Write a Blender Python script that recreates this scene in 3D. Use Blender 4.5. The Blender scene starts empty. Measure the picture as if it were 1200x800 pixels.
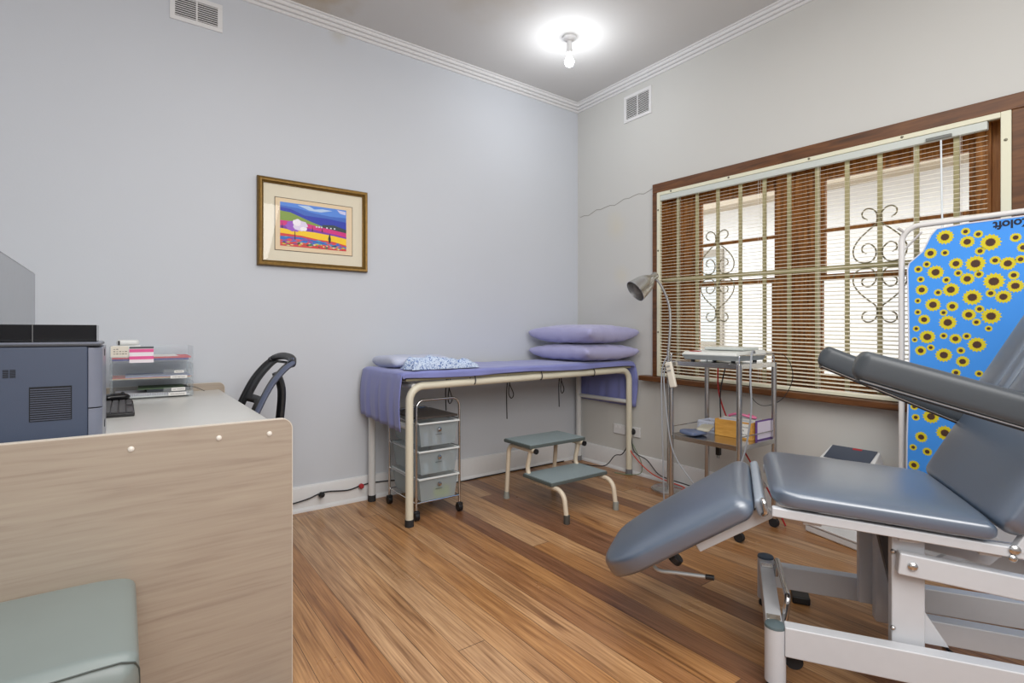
import bpy, bmesh, math, random
from mathutils import Vector, Matrix
S = bpy.context.scene
COL = S.collection
R = math.radians
random.seed(4)

# ---------------------------------------------------------------- camera, world, lights, exposure
cam = bpy.data.objects.new('camera', bpy.data.cameras.new('camera')); COL.objects.link(cam)
cam.data.lens = 18.48; cam.data.sensor_width = 36; cam.data.shift_y = -0.0092
cam.data.clip_start = 0.02
cam.location = (-3.205, -3.370, 1.1)
cam.rotation_euler = (R(90), 0, math.atan2(0.8044, 0.5937) - R(90))
S.camera = cam
S.view_settings.view_transform = 'Standard'; S.view_settings.look = 'None'
S.view_settings.exposure = 0.42; S.view_settings.gamma = 1; S.view_settings.use_curve_mapping = False
W = bpy.data.worlds.new('overcast_sky'); S.world = W; W.use_nodes = True
W.node_tree.nodes['Background'].inputs[0].default_value = (0.90, 0.95, 1.0, 1)
W.node_tree.nodes['Background'].inputs[1].default_value = 2.3

def lamp(name, kind, loc, energy, color, **k):
    l = bpy.data.lights.new(name, kind); l.energy = energy; l.color = color
    for a, v in k.items():
        if a != 'aim': setattr(l, a, v)
    o = bpy.data.objects.new(name, l); COL.objects.link(o); o.location = loc
    if 'aim' in k:
        o.rotation_euler = (Vector(k['aim']) - Vector(loc)).to_track_quat('-Z', 'Y').to_euler()
    return o
lamp('bulb_light', 'POINT', (-0.80, -0.76, 2.80), 5.6, (0.93, 0.96, 1.0), shadow_soft_size=0.035)
lamp('rear_fill', 'AREA', (-2.7, -4.3, 2.2), 54, (1.0, 0.985, 0.965), shape='RECTANGLE', size=2.4, size_y=1.4, aim=(-1.6, -1.0, 0.7))  # soft fill added high behind the camera, not a lamp of the room
lamp('ceiling_fill', 'AREA', (-2.3, -2.6, 2.95), 37, (1.0, 0.985, 0.965), shape='RECTANGLE', size=2.2, size_y=2.2, aim=(-2.3, -2.6, 0))

# ---------------------------------------------------------------- materials
def lin(c):
    return tuple(((v/255)/12.92 if v/255 <= 0.04045 else ((v/255+0.055)/1.055)**2.4) for v in c[:3]) + (1,)
MC = {}
def mat(name, c, rough=0.5, metal=0.0, noise=0.0, nscale=30, bump=0.0, bscale=200, coat=0.0, trans=0.0, alpha=1.0, spec=0.5, emit=0, sheen=0):
    if name in MC: return MC[name]
    m = bpy.data.materials.new(name); m.use_nodes = True; t = m.node_tree; b = t.nodes['Principled BSDF']
    b.inputs['Base Color'].default_value = lin(c); b.inputs['Roughness'].default_value = rough
    b.inputs['Metallic'].default_value = metal; b.inputs['Coat Weight'].default_value = coat
    b.inputs['Coat Roughness'].default_value = 0.12
    b.inputs['Transmission Weight'].default_value = trans; b.inputs['Alpha'].default_value = alpha
    b.inputs['Specular IOR Level'].default_value = spec
    b.inputs['Sheen Weight'].default_value = sheen
    if emit:
        b.inputs['Emission Color'].default_value = lin(c); b.inputs['Emission Strength'].default_value = emit
    tc = t.nodes.new('ShaderNodeTexCoord')
    n = t.nodes.new('ShaderNodeTexNoise'); n.inputs['Scale'].default_value = nscale; n.inputs['Detail'].default_value = 4
    t.links.new(tc.outputs['Object'], n.inputs['Vector'])
    mx = t.nodes.new('ShaderNodeMix'); mx.data_type = 'RGBA'
    d = noise if noise else 0.03
    cc = lin(c)
    mx.inputs[6].default_value = tuple(v*(1-d) for v in cc[:3])+(1,); mx.inputs[7].default_value = tuple(min(1, v*(1+d)) for v in cc[:3])+(1,)
    t.links.new(n.outputs['Fac'], mx.inputs[0]); t.links.new(mx.outputs[2], b.inputs['Base Color'])
    if bump:
        n2 = t.nodes.new('ShaderNodeTexNoise'); n2.inputs['Scale'].default_value = bscale; n2.inputs['Detail'].default_value = 3
        t.links.new(tc.outputs['Object'], n2.inputs['Vector'])
        bp = t.nodes.new('ShaderNodeBump'); bp.inputs['Strength'].default_value = bump; bp.inputs['Distance'].default_value = 0.002
        t.links.new(n2.outputs['Fac'], bp.inputs['Height']); t.links.new(bp.outputs[0], b.inputs['Normal'])
    MC[name] = m
    return m

def ramp(t, stops):
    r = t.nodes.new('ShaderNodeValToRGB'); e = r.color_ramp.elements
    while len(e) > 1: e.remove(e[-1])
    e[0].position = stops[0][0]; e[0].color = lin(stops[0][1])
    for p, c in stops[1:]:
        k = e.new(p); k.color = lin(c)
    return r
def wood(name, stops, axis=0, scale=1.0, rough=0.4, stretch=12, coat=0.0, bump=0.1):
    m = bpy.data.materials.new(name); m.use_nodes = True; t = m.node_tree; b = t.nodes['Principled BSDF']
    tc = t.nodes.new('ShaderNodeTexCoord'); mp = t.nodes.new('ShaderNodeMapping')
    sc = [stretch*scale]*3; sc[axis] = scale
    mp.inputs['Scale'].default_value = sc
    n = t.nodes.new('ShaderNodeTexNoise'); n.inputs['Scale'].default_value = 2.5; n.inputs['Detail'].default_value = 7; n.inputs['Distortion'].default_value = 0.6
    t.links.new(tc.outputs['Object'], mp.inputs[0]); t.links.new(mp.outputs[0], n.inputs['Vector'])
    r = ramp(t, stops); t.links.new(n.outputs['Fac'], r.inputs[0]); t.links.new(r.outputs[0], b.inputs['Base Color'])
    b.inputs['Roughness'].default_value = rough; b.inputs['Coat Weight'].default_value = coat
    bp = t.nodes.new('ShaderNodeBump'); bp.inputs['Strength'].default_value = bump; bp.inputs['Distance'].default_value = 0.001
    t.links.new(n.outputs['Fac'], bp.inputs['Height']); t.links.new(bp.outputs[0], b.inputs['Normal'])
    return m

def floor_mat():
    m = bpy.data.materials.new('polished_boards'); m.use_nodes = True; t = m.node_tree; b = t.nodes['Principled BSDF']
    N = t.nodes.new; L = t.links.new
    def math_(op, a, bb=None):
        n = N('ShaderNodeMath'); n.operation = op
        for i, v in enumerate((a, bb)):
            if v is None: continue
            if isinstance(v, (int, float)): n.inputs[i].default_value = v
            else: L(v, n.inputs[i])
        return n.outputs[0]
    g = N('ShaderNodeNewGeometry'); sp = N('ShaderNodeSeparateXYZ'); L(g.outputs['Position'], sp.inputs[0])
    u = math_('DIVIDE', sp.outputs['X'], 0.1085); idx = math_('FLOOR', u); fr = math_('FRACT', u)
    w1 = N('ShaderNodeTexWhiteNoise'); w1.noise_dimensions = '1D'; L(idx, w1.inputs['W'])
    off = math_('MULTIPLY', w1.outputs['Value'], 3.1)
    v = math_('DIVIDE', math_('ADD', sp.outputs['Y'], off), 2.7); vi = math_('FLOOR', v); vf = math_('FRACT', v)
    w2 = N('ShaderNodeTexWhiteNoise'); w2.noise_dimensions = '1D'
    L(math_('ADD', math_('MULTIPLY', idx, 7.31), math_('MULTIPLY', vi, 3.77)), w2.inputs['W'])
    # grain
    cb = N('ShaderNodeCombineXYZ'); L(math_('MULTIPLY', sp.outputs['X'], 34.0), cb.inputs[0]); L(math_('MULTIPLY', sp.outputs['Y'], 1.6), cb.inputs[1]); L(math_('MULTIPLY', w2.outputs['Value'], 40), cb.inputs[2])
    n1 = N('ShaderNodeTexNoise'); n1.inputs['Scale'].default_value = 1.0; n1.inputs['Detail'].default_value = 8; n1.inputs['Distortion'].default_value = 0.9; L(cb.outputs[0], n1.inputs['Vector'])
    cb2 = N('ShaderNodeCombineXYZ'); L(math_('MULTIPLY', sp.outputs['X'], 150.0), cb2.inputs[0]); L(math_('MULTIPLY', sp.outputs['Y'], 4.0), cb2.inputs[1]); L(idx, cb2.inputs[2])
    n2 = N('ShaderNodeTexNoise'); n2.inputs['Scale'].default_value = 1.0; n2.inputs['Detail'].default_value = 4; L(cb2.outputs[0], n2.inputs['Vector'])
    base = ramp(t, [(0.0, (138, 96, 68)), (0.12, (154, 110, 78)), (0.19, (184, 134, 86)), (0.45, (194, 144, 92)), (0.7, (204, 158, 110)), (1.0, (208, 170, 130))])
    L(w2.outputs['Value'], base.inputs[0])
    gr = ramp(t, [(0.22, (150, 132, 118)), (0.42, (222, 214, 206)), (0.56, (244, 242, 240)), (0.75, (255, 255, 255))]); L(n1.outputs['Fac'], gr.inputs[0])
    gr2 = ramp(t, [(0.3, (196, 184, 174)), (0.62, (255, 255, 255))]); L(n2.outputs['Fac'], gr2.inputs[0])
    m1 = N('ShaderNodeMix'); m1.data_type = 'RGBA'; m1.blend_type = 'MULTIPLY'; m1.inputs[0].default_value = 1; L(base.outputs[0], m1.inputs[6]); L(gr.outputs[0], m1.inputs[7])
    m2 = N('ShaderNodeMix'); m2.data_type = 'RGBA'; m2.blend_type = 'MULTIPLY'; m2.inputs[0].default_value = 1; L(m1.outputs[2], m2.inputs[6]); L(gr2.outputs[0], m2.inputs[7])
    e1 = math_('LESS_THAN', fr, 0.022); e2 = math_('LESS_THAN', vf, 0.0013)
    e = math_('MAXIMUM', e1, e2)
    m3 = N('ShaderNodeMix'); m3.data_type = 'RGBA'; L(math_('MULTIPLY', e, 0.75), m3.inputs[0]); L(m2.outputs[2], m3.inputs[6]); m3.inputs[7].default_value = lin((52, 30, 18))
    L(m3.outputs[2], b.inputs['Base Color'])
    nr = N('ShaderNodeTexNoise'); nr.inputs['Scale'].default_value = 2.2; nr.inputs['Detail'].default_value = 5; L(g.outputs['Position'], nr.inputs['Vector'])
    mr = N('ShaderNodeMapRange'); mr.inputs[3].default_value = 0.2; mr.inputs[4].default_value = 0.42; L(nr.outputs['Fac'], mr.inputs[0]); L(mr.outputs[0], b.inputs['Roughness'])
    bp = N('ShaderNodeBump'); bp.inputs['Strength'].default_value = 0.35; bp.inputs['Distance'].default_value = 0.002
    L(math_('SUBTRACT', math_('MULTIPLY', n2.outputs['Fac'], 0.25), e), bp.inputs['Height']); L(bp.outputs[0], b.inputs['Normal'])
    return m

def wall_mat(name, c, crack=False, stain=None):
    m = bpy.data.materials.new(name); m.use_nodes = True; t = m.node_tree; b = t.nodes['Principled BSDF']; N = t.nodes.new; L = t.links.new
    b.inputs['Roughness'].default_value = 0.75; b.inputs['Specular IOR Level'].default_value = 0.25
    g = N('ShaderNodeNewGeometry')
    n = N('ShaderNodeTexNoise'); n.inputs['Scale'].default_value = 1.3; n.inputs['Detail'].default_value = 4; L(g.outputs['Position'], n.inputs['Vector'])
    mx = N('ShaderNodeMix'); mx.data_type = 'RGBA'; cc = lin(c)
    mx.inputs[6].default_value = tuple(v*0.97 for v in cc[:3])+(1,); mx.inputs[7].default_value = tuple(v*1.03 for v in cc[:3])+(1,); L(n.outputs['Fac'], mx.inputs[0])
    out = mx.outputs[2]
    if stain:
        # brown damp stains: blobs of fixed position and radius, broken up by noise
        for (px, py, pz, rad, col, amt) in stain:
            vs = N('ShaderNodeVectorMath'); vs.operation = 'DISTANCE'; L(g.outputs['Position'], vs.inputs[0]); vs.inputs[1].default_value = (px, py, pz)
            n3 = N('ShaderNodeTexNoise'); n3.inputs['Scale'].default_value = 5; n3.inputs['Detail'].default_value = 5; L(g.outputs['Position'], n3.inputs['Vector'])
            ad = N('ShaderNodeMath'); ad.operation = 'MULTIPLY_ADD'; L(n3.outputs['Fac'], ad.inputs[0]); ad.inputs[1].default_value = rad*1.2; L(vs.outputs['Value'], ad.inputs[2])
            mr = N('ShaderNodeMapRange'); mr.interpolation_type = 'SMOOTHSTEP'; L(ad.outputs[0], mr.inputs[0]); mr.inputs[1].default_value = rad*1.6; mr.inputs[2].default_value = rad*0.6; mr.inputs[3].default_value = 0; mr.inputs[4].default_value = amt
            m2 = N('ShaderNodeMix'); m2.data_type = 'RGBA'; L(mr.outputs[0], m2.inputs[0]); L(out, m2.inputs[6]); m2.inputs[7].default_value = lin(col); out = m2.outputs[2]
    L(out, b.inputs['Base Color'])
    n2 = N('ShaderNodeTexNoise'); n2.inputs['Scale'].default_value = 90; n2.inputs['Detail'].default_value = 3; L(g.outputs['Position'], n2.inputs['Vector'])
    bp = N('ShaderNodeBump'); bp.inputs['Strength'].default_value = 0.12; bp.inputs['Distance'].default_value = 0.002; L(n2.outputs['Fac'], bp.inputs['Height']); L(bp.outputs[0], b.inputs['Normal'])
    return m

def glass_mat(name, c=(255, 255, 255), gloss=0.0, rough=0.0, opacity=0.0):
    m = bpy.data.materials.new(name); m.use_nodes = True; t = m.node_tree; t.nodes.clear(); N = t.nodes.new; L = t.links.new
    o = N('ShaderNodeOutputMaterial'); tr = N('ShaderNodeBsdfTransparent'); tr.inputs[0].default_value = lin(c)
    gl = N('ShaderNodeBsdfGlossy'); gl.inputs['Roughness'].default_value = rough
    fr = N('ShaderNodeFresnel'); fr.inputs[0].default_value = 1.45
    mx = N('ShaderNodeMixShader'); 
    if gloss: mx.inputs[0].default_value = gloss
    else: L(fr.outputs[0], mx.inputs[0])
    L(tr.outputs[0], mx.inputs[1]); L(gl.outputs[0], mx.inputs[2])
    out = mx.outputs[0]
    if opacity:
        df = N('ShaderNodeBsdfDiffuse'); df.inputs[0].default_value = lin(c)
        tl = N('ShaderNodeBsdfTranslucent'); tl.inputs[0].default_value = lin(c)
        ad = N('ShaderNodeMixShader'); ad.inputs[0].default_value = 0.5; L(df.outputs[0], ad.inputs[1]); L(tl.outputs[0], ad.inputs[2])
        m2 = N('ShaderNodeMixShader'); m2.inputs[0].default_value = opacity; L(out, m2.inputs[1]); L(ad.outputs[0], m2.inputs[2]); out = m2.outputs[0]
    L(out, o.inputs[0])
    return m

# ---------------------------------------------------------------- mesh builder
class MB:
    def __init__(s): s.v = []; s.f = []; s.mi = []; s.cur = 0
    def add(s, vs, fs):
        o = len(s.v); s.v += [Vector(p) for p in vs]; s.f += [tuple(i+o for i in f) for f in fs]; s.mi += [s.cur]*len(fs); return s
    def box(s, x0, x1, y0, y1, z0, z1, M=None):
        if x0 > x1: x0, x1 = x1, x0
        if y0 > y1: y0, y1 = y1, y0
        if z0 > z1: z0, z1 = z1, z0
        v = [Vector((x, y, z)) for z in (z0, z1) for x, y in ((x0, y0), (x1, y0), (x1, y1), (x0, y1))]
        if M: v = [M @ p for p in v]
        return s.add(v, [(3, 2, 1, 0), (4, 5, 6, 7), (0, 1, 5, 4), (1, 2, 6, 5), (2, 3, 7, 6), (3, 0, 4, 7)])
    def bar(s, a, b, w, h, up=(0, 0, 1)):
        a, b = Vector(a), Vector(b); d = (b-a); l = d.length; d.normalize(); up = Vector(up)
        sd = d.cross(up).normalized(); u2 = sd.cross(d).normalized()
        M = Matrix((d, sd, u2)).transposed().to_4x4(); M.translation = a
        return s.box(0, l, -w/2, w/2, -h/2, h/2, M)
    def cyl(s, a, b, r, r2=None, n=20, cap=True):
        return s.tube([a, b], [r, r if r2 is None else r2], n, cap=cap)
    def tube(s, pts, r, n=10, closed=False, cap=True, sx=1.0):
        pts = [Vector(p) for p in pts]; k = len(pts)
        rs = r if isinstance(r, (list, tuple)) else [r]*k
        tang = []
        for i in range(k):
            if closed: d = pts[(i+1) % k]-pts[i-1]
            elif i == 0: d = pts[1]-pts[0]
            elif i == k-1: d = pts[-1]-pts[-2]
            else: d = (pts[i+1]-pts[i]).normalized()+(pts[i]-pts[i-1]).normalized()
            tang.append(d.normalized() if d.length > 1e-9 else Vector((0, 0, 1)))
        ref = Vector((0, 0, 1)) if abs(tang[0].z) < 0.9 else Vector((1, 0, 0))
        nrm = (ref - tang[0]*ref.dot(tang[0])).normalized()
        vs = []; fs = []
        for i in range(k):
            if i:
                q = tang[i-1].rotation_difference(tang[i]); nrm = q @ nrm; nrm = (nrm - tang[i]*nrm.dot(tang[i])).normalized()
            bi = tang[i].cross(nrm)
            for j in range(n):
                a = 2*math.pi*j/n
                vs.append(pts[i] + (nrm*math.cos(a) + bi*math.sin(a)*sx)*rs[i])
        for i in range(k-1 + (1 if closed else 0)):
            for j in range(n):
                a, b2 = i*n+j, i*n+(j+1) % n; c, d = ((i+1) % k)*n+(j+1) % n, ((i+1) % k)*n+j
                fs.append((a, b2, c, d))
        if cap and not closed:
            fs.append(tuple(reversed(range(n)))); fs.append(tuple(range((k-1)*n, k*n)))
        return s.add(vs, fs)
    def lathe(s, prof, c=(0, 0, 0), n=28, M=None):
        vs = []; fs = []
        for r, z in prof:
            for j in range(n):
                a = 2*math.pi*j/n; p = Vector((r*math.cos(a), r*math.sin(a), z))
                vs.append((M @ p) if M else p + Vector(c))
        for i in range(len(prof)-1):
            for j in range(n): fs.append((i*n+j, i*n+(j+1) % n, (i+1)*n+(j+1) % n, (i+1)*n+j))
        if prof[0][0] > 1e-6: fs.append(tuple(reversed(range(n))))
        if prof[-1][0] > 1e-6: fs.append(tuple(range((len(prof)-1)*n, len(prof)*n)))
        return s.add(vs, fs)
    def prism(s, poly, f0, f1):
        # poly: 2-D points; f0/f1 map a 2-D point to 3-D on each side
        n = len(poly); a = [Vector(f0(*p)) for p in poly]; b = [Vector(f1(*p)) for p in poly]
        return s.add(a+b, [tuple(reversed(range(n))), tuple(range(n, 2*n))] + [(i, (i+1) % n, n+(i+1) % n, n+i) for i in range(n)])
    def slab(s, L, Wd, T, M, Rc=0.05, r=0.03, ex=4, n=44, steps=10, taper=None, crown=0, Rc1=None, wob=0, seed=0):
        # rounded cushion lying along +x of M from 0..L, width y, thickness z about 0
        Rc1 = Rc if Rc1 is None else Rc1
        ts = []
        for i in range(steps+1): ts.append(Rc*(1-math.cos(math.pi/2*i/steps)))
        mid = 14
        for i in range(1, mid): ts.append(Rc+(L-Rc-Rc1)*i/mid)
        for i in range(steps+1): ts.append(L-Rc1+Rc1*math.sin(math.pi/2*i/steps))
        rnd = random.Random(seed); ph = [rnd.uniform(0, 6.28) for _ in range(6)]
        vs = []; fs = []
        for x in ts:
            d0, d1 = x, L-x
            w = Wd/2 * (taper(x/L) if taper else 1)
            if d0 < Rc: w = w-Rc+math.sqrt(max(0, Rc*Rc-(Rc-d0)**2))
            if d1 < Rc1: w = w-Rc1+math.sqrt(max(0, Rc1*Rc1-(Rc1-d1)**2))
            w = max(w, 0.0005)
            h = T/2; q = min(d0, d1)
            if q < r: h *= math.sqrt(max(0, 1-(1-q/r)**2))
            h = max(h, 0.0003)
            for j in range(n):
                a = 2*math.pi*j/n; ca, sa = math.cos(a), math.sin(a)
                y = w*math.copysign(abs(ca)**(2/ex), ca); z = h*math.copysign(abs(sa)**(2/ex), sa)
                # thin superellipse keeps its corner radius near r
                if sa > 0 and crown: z += crown*(1-(y/w)**2)*(1-(2*x/L-1)**2)*min(1, h/(T/2))
                if wob: z += wob*(math.sin(x*23+ph[0])*math.sin(y*19+ph[1])+0.5*math.sin(x*51+y*37+ph[2]))*min(1, h/(T/2))
                vs.append(M @ Vector((x, y, z)))
        k = len(ts)
        for i in range(k-1):
            for j in range(n): fs.append((i*n+j, i*n+(j+1) % n, (i+1)*n+(j+1) % n, (i+1)*n+j))
        fs.append(tuple(reversed(range(n)))); fs.append(tuple(range((k-1)*n, k*n)))
        return s.add(vs, fs)
    def map(s, fn): s.v = [Vector(fn(p)) for p in s.v]; return s
    def build(s, name, m, parent=None, bevel=0, seg=2, sharp=35, kind=None, solid=0, subsurf=0):
        me = bpy.data.meshes.new(name); org = Vector((0, 0, 0))
        if parent is not None:
            p = parent
            while p.parent is not None: p = p.parent
            if p.get('_w') is None: org = p.location.copy()
        else:
            lo = [min(v[i] for v in s.v) for i in range(3)]; hi = [max(v[i] for v in s.v) for i in range(3)]
            org = Vector(((lo[0]+hi[0])/2, (lo[1]+hi[1])/2, lo[2]))
        me.from_pydata([v-org for v in s.v], [], s.f)
        ms = m if isinstance(m, (list, tuple)) else [m]
        for q in ms: me.materials.append(q)
        for poly, i in zip(me.polygons, s.mi): poly.material_index = min(i, len(ms)-1)
        bm = bmesh.new(); bm.from_mesh(me); bmesh.ops.recalc_face_normals(bm, faces=bm.faces); bm.to_mesh(me); bm.free()
        me.shade_smooth(); me.set_sharp_from_angle(angle=R(sharp))
        o = bpy.data.objects.new(name, me); COL.objects.link(o)
        if parent is not None: o.parent = parent
        else: o.location = org
        if bevel:
            b = o.modifiers.new('bevel', 'BEVEL'); b.width = bevel; b.segments = seg; b.limit_method = 'ANGLE'; b.angle_limit = R(40); b.harden_normals = True
        if solid:
            b = o.modifiers.new('solid', 'SOLIDIFY'); b.thickness = solid; b.offset = 0
        if subsurf:
            b = o.modifiers.new('sub', 'SUBSURF'); b.levels = subsurf; b.render_levels = subsurf
        if kind: o['kind'] = kind
        return o

def thing(name, label, cat, loc, rz=0, group=None, local=False):
    o = bpy.data.objects.new(name, None); COL.objects.link(o); o.location = loc; o.rotation_euler = (0, 0, rz)
    o.empty_display_size = 0.1; o['label'] = label; o['category'] = cat
    if group: o['group'] = group
    if local: o['_w'] = 1
    return o
def tag(o, label, cat, group=None):
    o['label'] = label; o['category'] = cat
    if group: o['group'] = group
    return o
def fillet(pts, r, n=8):
    pts = [Vector(p) for p in pts]; out = [pts[0]]
    for i in range(1, len(pts)-1):
        a, b, c = pts[i-1], pts[i], pts[i+1]; d1 = (a-b).normalized(); d2 = (c-b).normalized()
        rr = r[i-1] if isinstance(r, (list, tuple)) else r
        ang = d1.angle(d2)
        if ang > 3.1: out.append(b); continue
        t = min(rr/math.tan(ang/2), (a-b).length*0.49, (c-b).length*0.49); rr = t*math.tan(ang/2)
        p0, p1 = b+d1*t, b+d2*t; cc = b+(d1+d2).normalized()*(rr/math.sin(ang/2))
        v0, v1 = p0-cc, p1-cc; w = v0.angle(v1)
        for k in range(n+1):
            f = k/n; out.append(cc+(v0*math.sin((1-f)*w)+v1*math.sin(f*w))/math.sin(w))
    out.append(pts[-1]); return out
def cr(pts, n=6, closed=False):
    pts = [Vector(p) for p in pts]; k = len(pts); out = []
    for i in range(k if closed else k-1):
        g = (lambda j: pts[j % k]) if closed else (lambda j: pts[max(0, min(k-1, j))])
        p0, p1, p2, p3 = g(i-1), g(i), g(i+1), g(i+2)
        for q in range(n):
            t = q/n; out.append(0.5*((2*p1)+(-p0+p2)*t+(2*p0-5*p1+4*p2-p3)*t*t+(-p0+3*p1-3*p2+p3)*t**3))
    if not closed: out.append(pts[-1])
    return out
def text(name, body, size, M, m, parent, ext=0.0004, bold=0.0, align='LEFT'):
    c = bpy.data.curves.new(name, 'FONT'); c.body = body; c.size = size; c.extrude = ext; c.offset = bold; c.align_x = align
    c.materials.append(m)
    tmp = bpy.data.objects.new(name, c); COL.objects.link(tmp); dg = bpy.context.evaluated_depsgraph_get(); dg.update()
    me = bpy.data.meshes.new_from_object(tmp.evaluated_get(dg)); bpy.data.objects.remove(tmp)
    if not me.materials: me.materials.append(m)
    o = bpy.data.objects.new(name, me); COL.objects.link(o); o.parent = parent
    p = parent
    while p.parent is not None: p = p.parent
    MM = M.copy()
    if p.get('_w') is None: MM.translation = MM.translation - p.location
    o.matrix_local = MM
    return o
def frame(o, x, y):
    x = Vector(x).normalized(); y = Vector(y); y = (y-x*y.dot(x)).normalized(); z = x.cross(y)
    M = Matrix((x, y, z)).transposed().to_4x4(); M.translation = Vector(o); return M

# shared materials
WHITE = mat('white_powder_coat', (222, 220, 218), 0.35)
CREAM = mat('cream_paint', (222, 216, 176), 0.5)
TRIMW = mat('white_gloss_trim', (222, 222, 222), 0.4)
CHROME = mat('chrome', (205, 205, 205), 0.15, 1.0)
STEEL = mat('brushed_stainless_steel', (205, 204, 202), 0.24, 1.0)
BLACK = mat('black_plastic', (22, 22, 24), 0.4)
RUBBER = mat('dark_rubber', (38, 38, 40), 0.7)
BEDW = mat('bed_frame_enamel', (214, 215, 214), 0.35)
BEDC = mat('cream_tube_enamel', (216, 210, 190), 0.4)
BROWN = wood('dark_stained_window_wood', [(0.25, (70, 42, 20)), (0.5, (98, 60, 30)), (0.8, (124, 80, 42))], axis=1, scale=2.0, rough=0.4, stretch=10)
BROWNV = wood('orange_window_wood', [(0.25, (120, 74, 30)), (0.5, (166, 108, 50)), (0.8, (200, 140, 72))], axis=2, scale=2.0, rough=0.45, stretch=10)
VINYL = mat('slate_blue_vinyl', (68, 86, 108), 0.40, bump=0.05, bscale=260, noise=0.03, spec=1.0, coat=1.0)
VINYL.node_tree.nodes['Principled BSDF'].inputs['Coat Roughness'].default_value = 0.3
VINYL.node_tree.nodes['Principled BSDF'].inputs['IOR'].default_value = 1.75

# ================================================================= room
XL, YB, H = -4.5, -4.7, 3.08
sh = lambda p: (p[0], p[1], p[2]+0.021*(p[1]+0.885))      # the old window has sagged a little towards the right
FL = floor_mat()
MB().box(XL, 0, YB, 0, -0.05, 0).build('floor', FL, kind='structure')
ceil_m = wall_mat('ceiling_paint', (206, 205, 203), stain=[(-2.35, -0.25, 3.08, 0.38, (176, 150, 104), 0.75), (-1.55, -0.9, 3.08, 0.45, (190, 182, 168), 0.6), (-0.4, -1.85, 3.08, 0.3, (186, 160, 124), 0.6), (-1.2, -1.7, 3.08, 0.5, (198, 188, 168), 0.5)])
MB().box(XL, 0.15, YB, 0.15, H, H+0.05).build('ceiling', ceil_m, kind='structure')
WL = wall_mat('left_wall_paint', (200, 204, 210), stain=[(-2.1, 0, 3.02, 0.09, (188, 184, 174), 0.6)])
WR = wall_mat('window_wall_paint', (202, 202, 198), stain=[(0, -0.45, 1.95, 0.16, (206, 202, 188), 0.8), (0, -0.5, 1.55, 0.12, (206, 202, 188), 0.7)])
MB().box(XL, 0.15, 0, 0.12, 0, H).build('wall_left', WL, kind='structure')
m = MB()
OY0, OY1, OZ0, OZ1 = -0.87, -2.80, 0.76, 2.15
m.box(0, 0.16, OY0, 0, 0, H); m.box(0, 0.16, YB, OY1, 0, H); m.box(0, 0.16, OY1, OY0, 0, OZ0); m.box(0, 0.16, OY1, OY0, OZ1, H)
wr = m.build('wall_right', WR, kind='structure')
# hairline plaster crack running from the corner to the window
pts = [(-0.0005, -0.03-0.80*i/16, 2.10+0.005*i+0.008*math.sin(i*2.1)+0.006*math.sin(i*5.3)) for i in range(17)]
MB().tube(pts, 0.0016, 5).build('plaster_crack', mat('crack_shadow', (120, 114, 104), 0.9), wr)
MB().box(XL-0.12, XL, YB, 0.12, 0, H).build('wall_far_left', WL, kind='structure')
MB().box(XL, 0.15, YB-0.12, YB, 0, H).build('wall_behind', WL, kind='structure')
def baseb(name, a, b, nrm):
    a, b, nr = Vector(a), Vector(b), Vector(nrm); prof = [(0, 0), (0.034, 0), (0.032, 0.012), (0.022, 0.022), (0.018, 0.024), (0.018, 0.135), (0.012, 0.15), (0, 0.155)]
    MB().prism(prof, lambda u, z: a+nr*u+Vector((0, 0, z)), lambda u, z: b+nr*u+Vector((0, 0, z))).build(name, TRIMW, kind='structure', sharp=25)
baseb('baseboard_left', (XL, 0, 0), (0, 0, 0), (0, -1, 0)); baseb('baseboard_right', (0, 0, 0), (0, YB, 0), (-1, 0, 0))
def cornice(name, a, b, nr, d):
    a, b, nr, d = Vector(a), Vector(b), Vector(nr), Vector(d)
    prof = [(0, 0.066), (0, 0.0), (0.01, 0.0), (0.014, 0.004), (0.014, 0.016), (0.010, 0.0195), (0.026, 0.0195), (0.030, 0.024), (0.030, 0.036), (0.026, 0.0395), (0.042, 0.0395), (0.046, 0.044), (0.046, 0.056), (0.06, 0.058), (0.06, 0.066)]
    MB().prism(prof, lambda u, z: a+nr*u+d*u+Vector((0, 0, 3.014+z)), lambda u, z: b+nr*u+Vector((0, 0, 3.014+z))).build(name, TRIMW, kind='structure', sharp=25)
cornice('trim_1', (0, 0, 0), (XL, 0, 0), (0, -1, 0), (-1, 0, 0)); cornice('trim_2', (0, 0, 0), (0, YB, 0), (-1, 0, 0), (0, -1, 0))

# ---- window unit
win = MB()
win.box(-0.026, 0.0, -0.83, -0.875, 0.772, 2.13); win.box(-0.026, 0, -0.83, -2.98, 2.13, 2.2); win.box(-0.026, 0, -2.808, -2.98, 0.772, 2.13)
win.map(sh); w1 = win.build('window_1', BROWN, kind='structure', bevel=0.004)
MB().box(-0.085, 0.02, -0.745, -3.05, 0.735, 0.772).map(sh).build('window_sill', BROWN, w1, bevel=0.006)
m = MB()   # reveal + sash box
m.box(0.0, 0.16, -0.868, -0.885, 0.775, 2.14); m.box(0, 0.16, -2.785, -2.80, 0.775, 2.14); m.box(0, 0.16, -0.868, -2.80, 2.125, 2.145); m.box(0, 0.16, -0.868, -2.8, 0.76, 0.785)
m.box(0.09, 0.15, -0.885, -1.10, 0.78, 2.13); m.box(0.075, 0.10, -0.995, -1.02, 0.78, 2.13)
m.box(0.09, 0.15, -1.70, -1.93, 0.78, 2.13); m.box(0.075, 0.10, -1.79, -1.81, 0.78, 2.13); m.box(0.075, 0.10, -1.87, -1.89, 0.78, 2.13)
m.box(0.09, 0.15, -2.66, -2.79, 0.78, 2.13); m.box(0.075, 0.10, -2.70, -2.72, 0.78, 2.13)
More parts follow.
